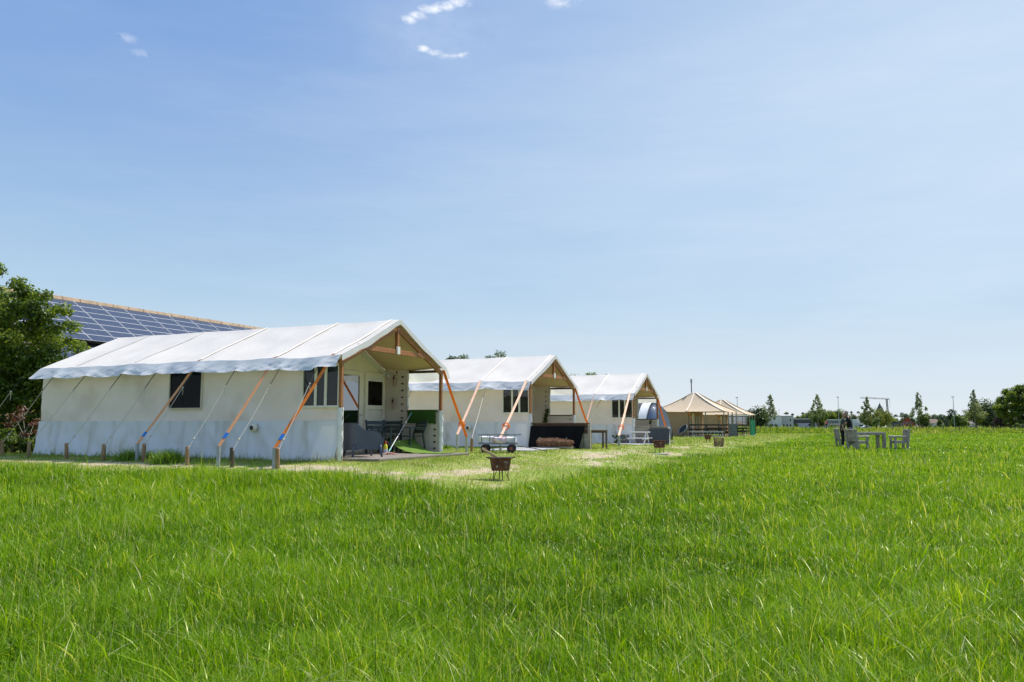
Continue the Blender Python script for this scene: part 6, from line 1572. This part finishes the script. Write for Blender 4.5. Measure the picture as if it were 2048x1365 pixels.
def lawn():
    Xs, Ys, Hs, Ws, Ls, Ts = [], [], [], [], [], []
    for d0, d1, dens, w0, h0 in ((11, 20, 950, .008, .036), (20, 34, 300, .016, .036), (34, 60, 80, .034, .04), (60, 95, 22, .07, .05)):
        half = .80; area = half * ((d1 + 1.2) ** 2 - (d0 + 1.2) ** 2); n = int(area * dens); x, y = spread(n, d0, d1, half)
        lx, ly = loc_of(x, y)
        inside = np.zeros(n, bool)
        for f in (T1, T2, T3, S1, S2):
            q = (np.stack([x, y], 1) - f.o[:2]); a, b = q @ EX, q @ EY; inside |= (a > -10.3) & (a < 1.0) & (b > -.12) & (b < 4.6 if f in (T1, T2, T3) else b < 6.4)
        for f, (x0, x1, y0, y1) in ((T2, (-.2, 1.5, -3.6, .1)), (T3, (-.3, 1.2, -3.8, .1))):
            q = (np.stack([x, y], 1) - f.o[:2]); a, b = q @ EX, q @ EY; inside |= (a > x0) & (a < x1) & (b > y0) & (b < y1)
        k = (nrg.random(n) > tall_amount(x, y)) & ~inside & (nrg.random(n) > bare_amount(x, y) * 1.15 + .35 * np.maximum(0, np.sin(lx * 3.1 + .6 * np.sin(ly * .4)))) & (lx > -16) & (ly > -4.5)
        x, y, lx, ly = x[k], y[k], lx[k], ly[k]; n = len(x)
        wall_ = np.exp(-((ly + .25) / .3) ** 2) * (lx < .2) * (lx > -10)
        Xs.append(x); Ys.append(y); Hs.append(h0 * np.exp(nrg.normal(0, .35, n)) * (1 + 4.0 * wall_ * nrg.random(n) ** 2 + 1.1 * np.clip(np.sin(x * 2.3 + 2 * np.sin(y * 1.1)) * np.sin(y * 1.7 + x), .45, 1) ** 3)); Ws.append(w0 * nrg.uniform(.7, 1.3, n)); Ls.append(np.abs(nrg.normal(.6, .4, n)))
        t = np.clip(nrg.normal(.68, .16, n) + .13 * np.sin(lx * 2.1 + .3 * ly), 0, .89); Ts.append(np.where(nrg.random(n) < .25, nrg.uniform(.9, 1, n), t))
    X, Y, H_, Wd, L, T = map(np.concatenate, (Xs, Ys, Hs, Ws, Ls, Ts))
    return blades('lawn_grass', lawnbladeM, X, Y, ground_z(X, Y) - .004, H_, Wd, L, T, 2)
lawnbladeM = leafmat('mown blades', [(0, (.06, .13, .010)), (.5, (.15, .27, .015)), (.85, (.26, .36, .035)), (.92, (.36, .35, .12)), (1, (.48, .42, .22))], .45, .45, .4, (1.2, 1.15, .5))
o = lawn(); struct(o, 'stuff'); tag(o, 'short mown yellowish grass around the tents', 'grass')
def verge():
    n = 60000; y = np.sqrt(nrg.uniform(101 ** 2, 215 ** 2, n)); x = nrg.uniform(-.15, .76, n) * y
    h = np.interp(y, [101, 108, 215], [.16, .42, .55]) * np.exp(nrg.normal(0, .3, n)) * (1 + .3 * np.sin(x * .15 + np.sin(y * .2))); patch = np.sin(x * .12 + 2 * np.sin(y * .05)) * np.sin(y * .16)
    t = np.clip(nrg.normal(.5, .2, n) + .22 * patch + np.interp(y, [150, 210], [-.05, .18]), 0, 1)
    return blades('verge_grass', vergeM, x, y, ground_z(x, y) - .03, h, y * .0016 * nrg.uniform(.6, 1.5, n), np.abs(nrg.normal(.4, .25, n)), t, 2)
vergeM = leafmat('rough verge grass', [(0, (.08, .15, .012)), (.4, (.18, .27, .02)), (.7, (.29, .36, .05)), (1, (.44, .36, .18))], .45, .5, .3, (1.15, 1.1, .5))
o = verge(); struct(o, 'stuff'); tag(o, 'rough unmown grass strip along the far field edge', 'grass')
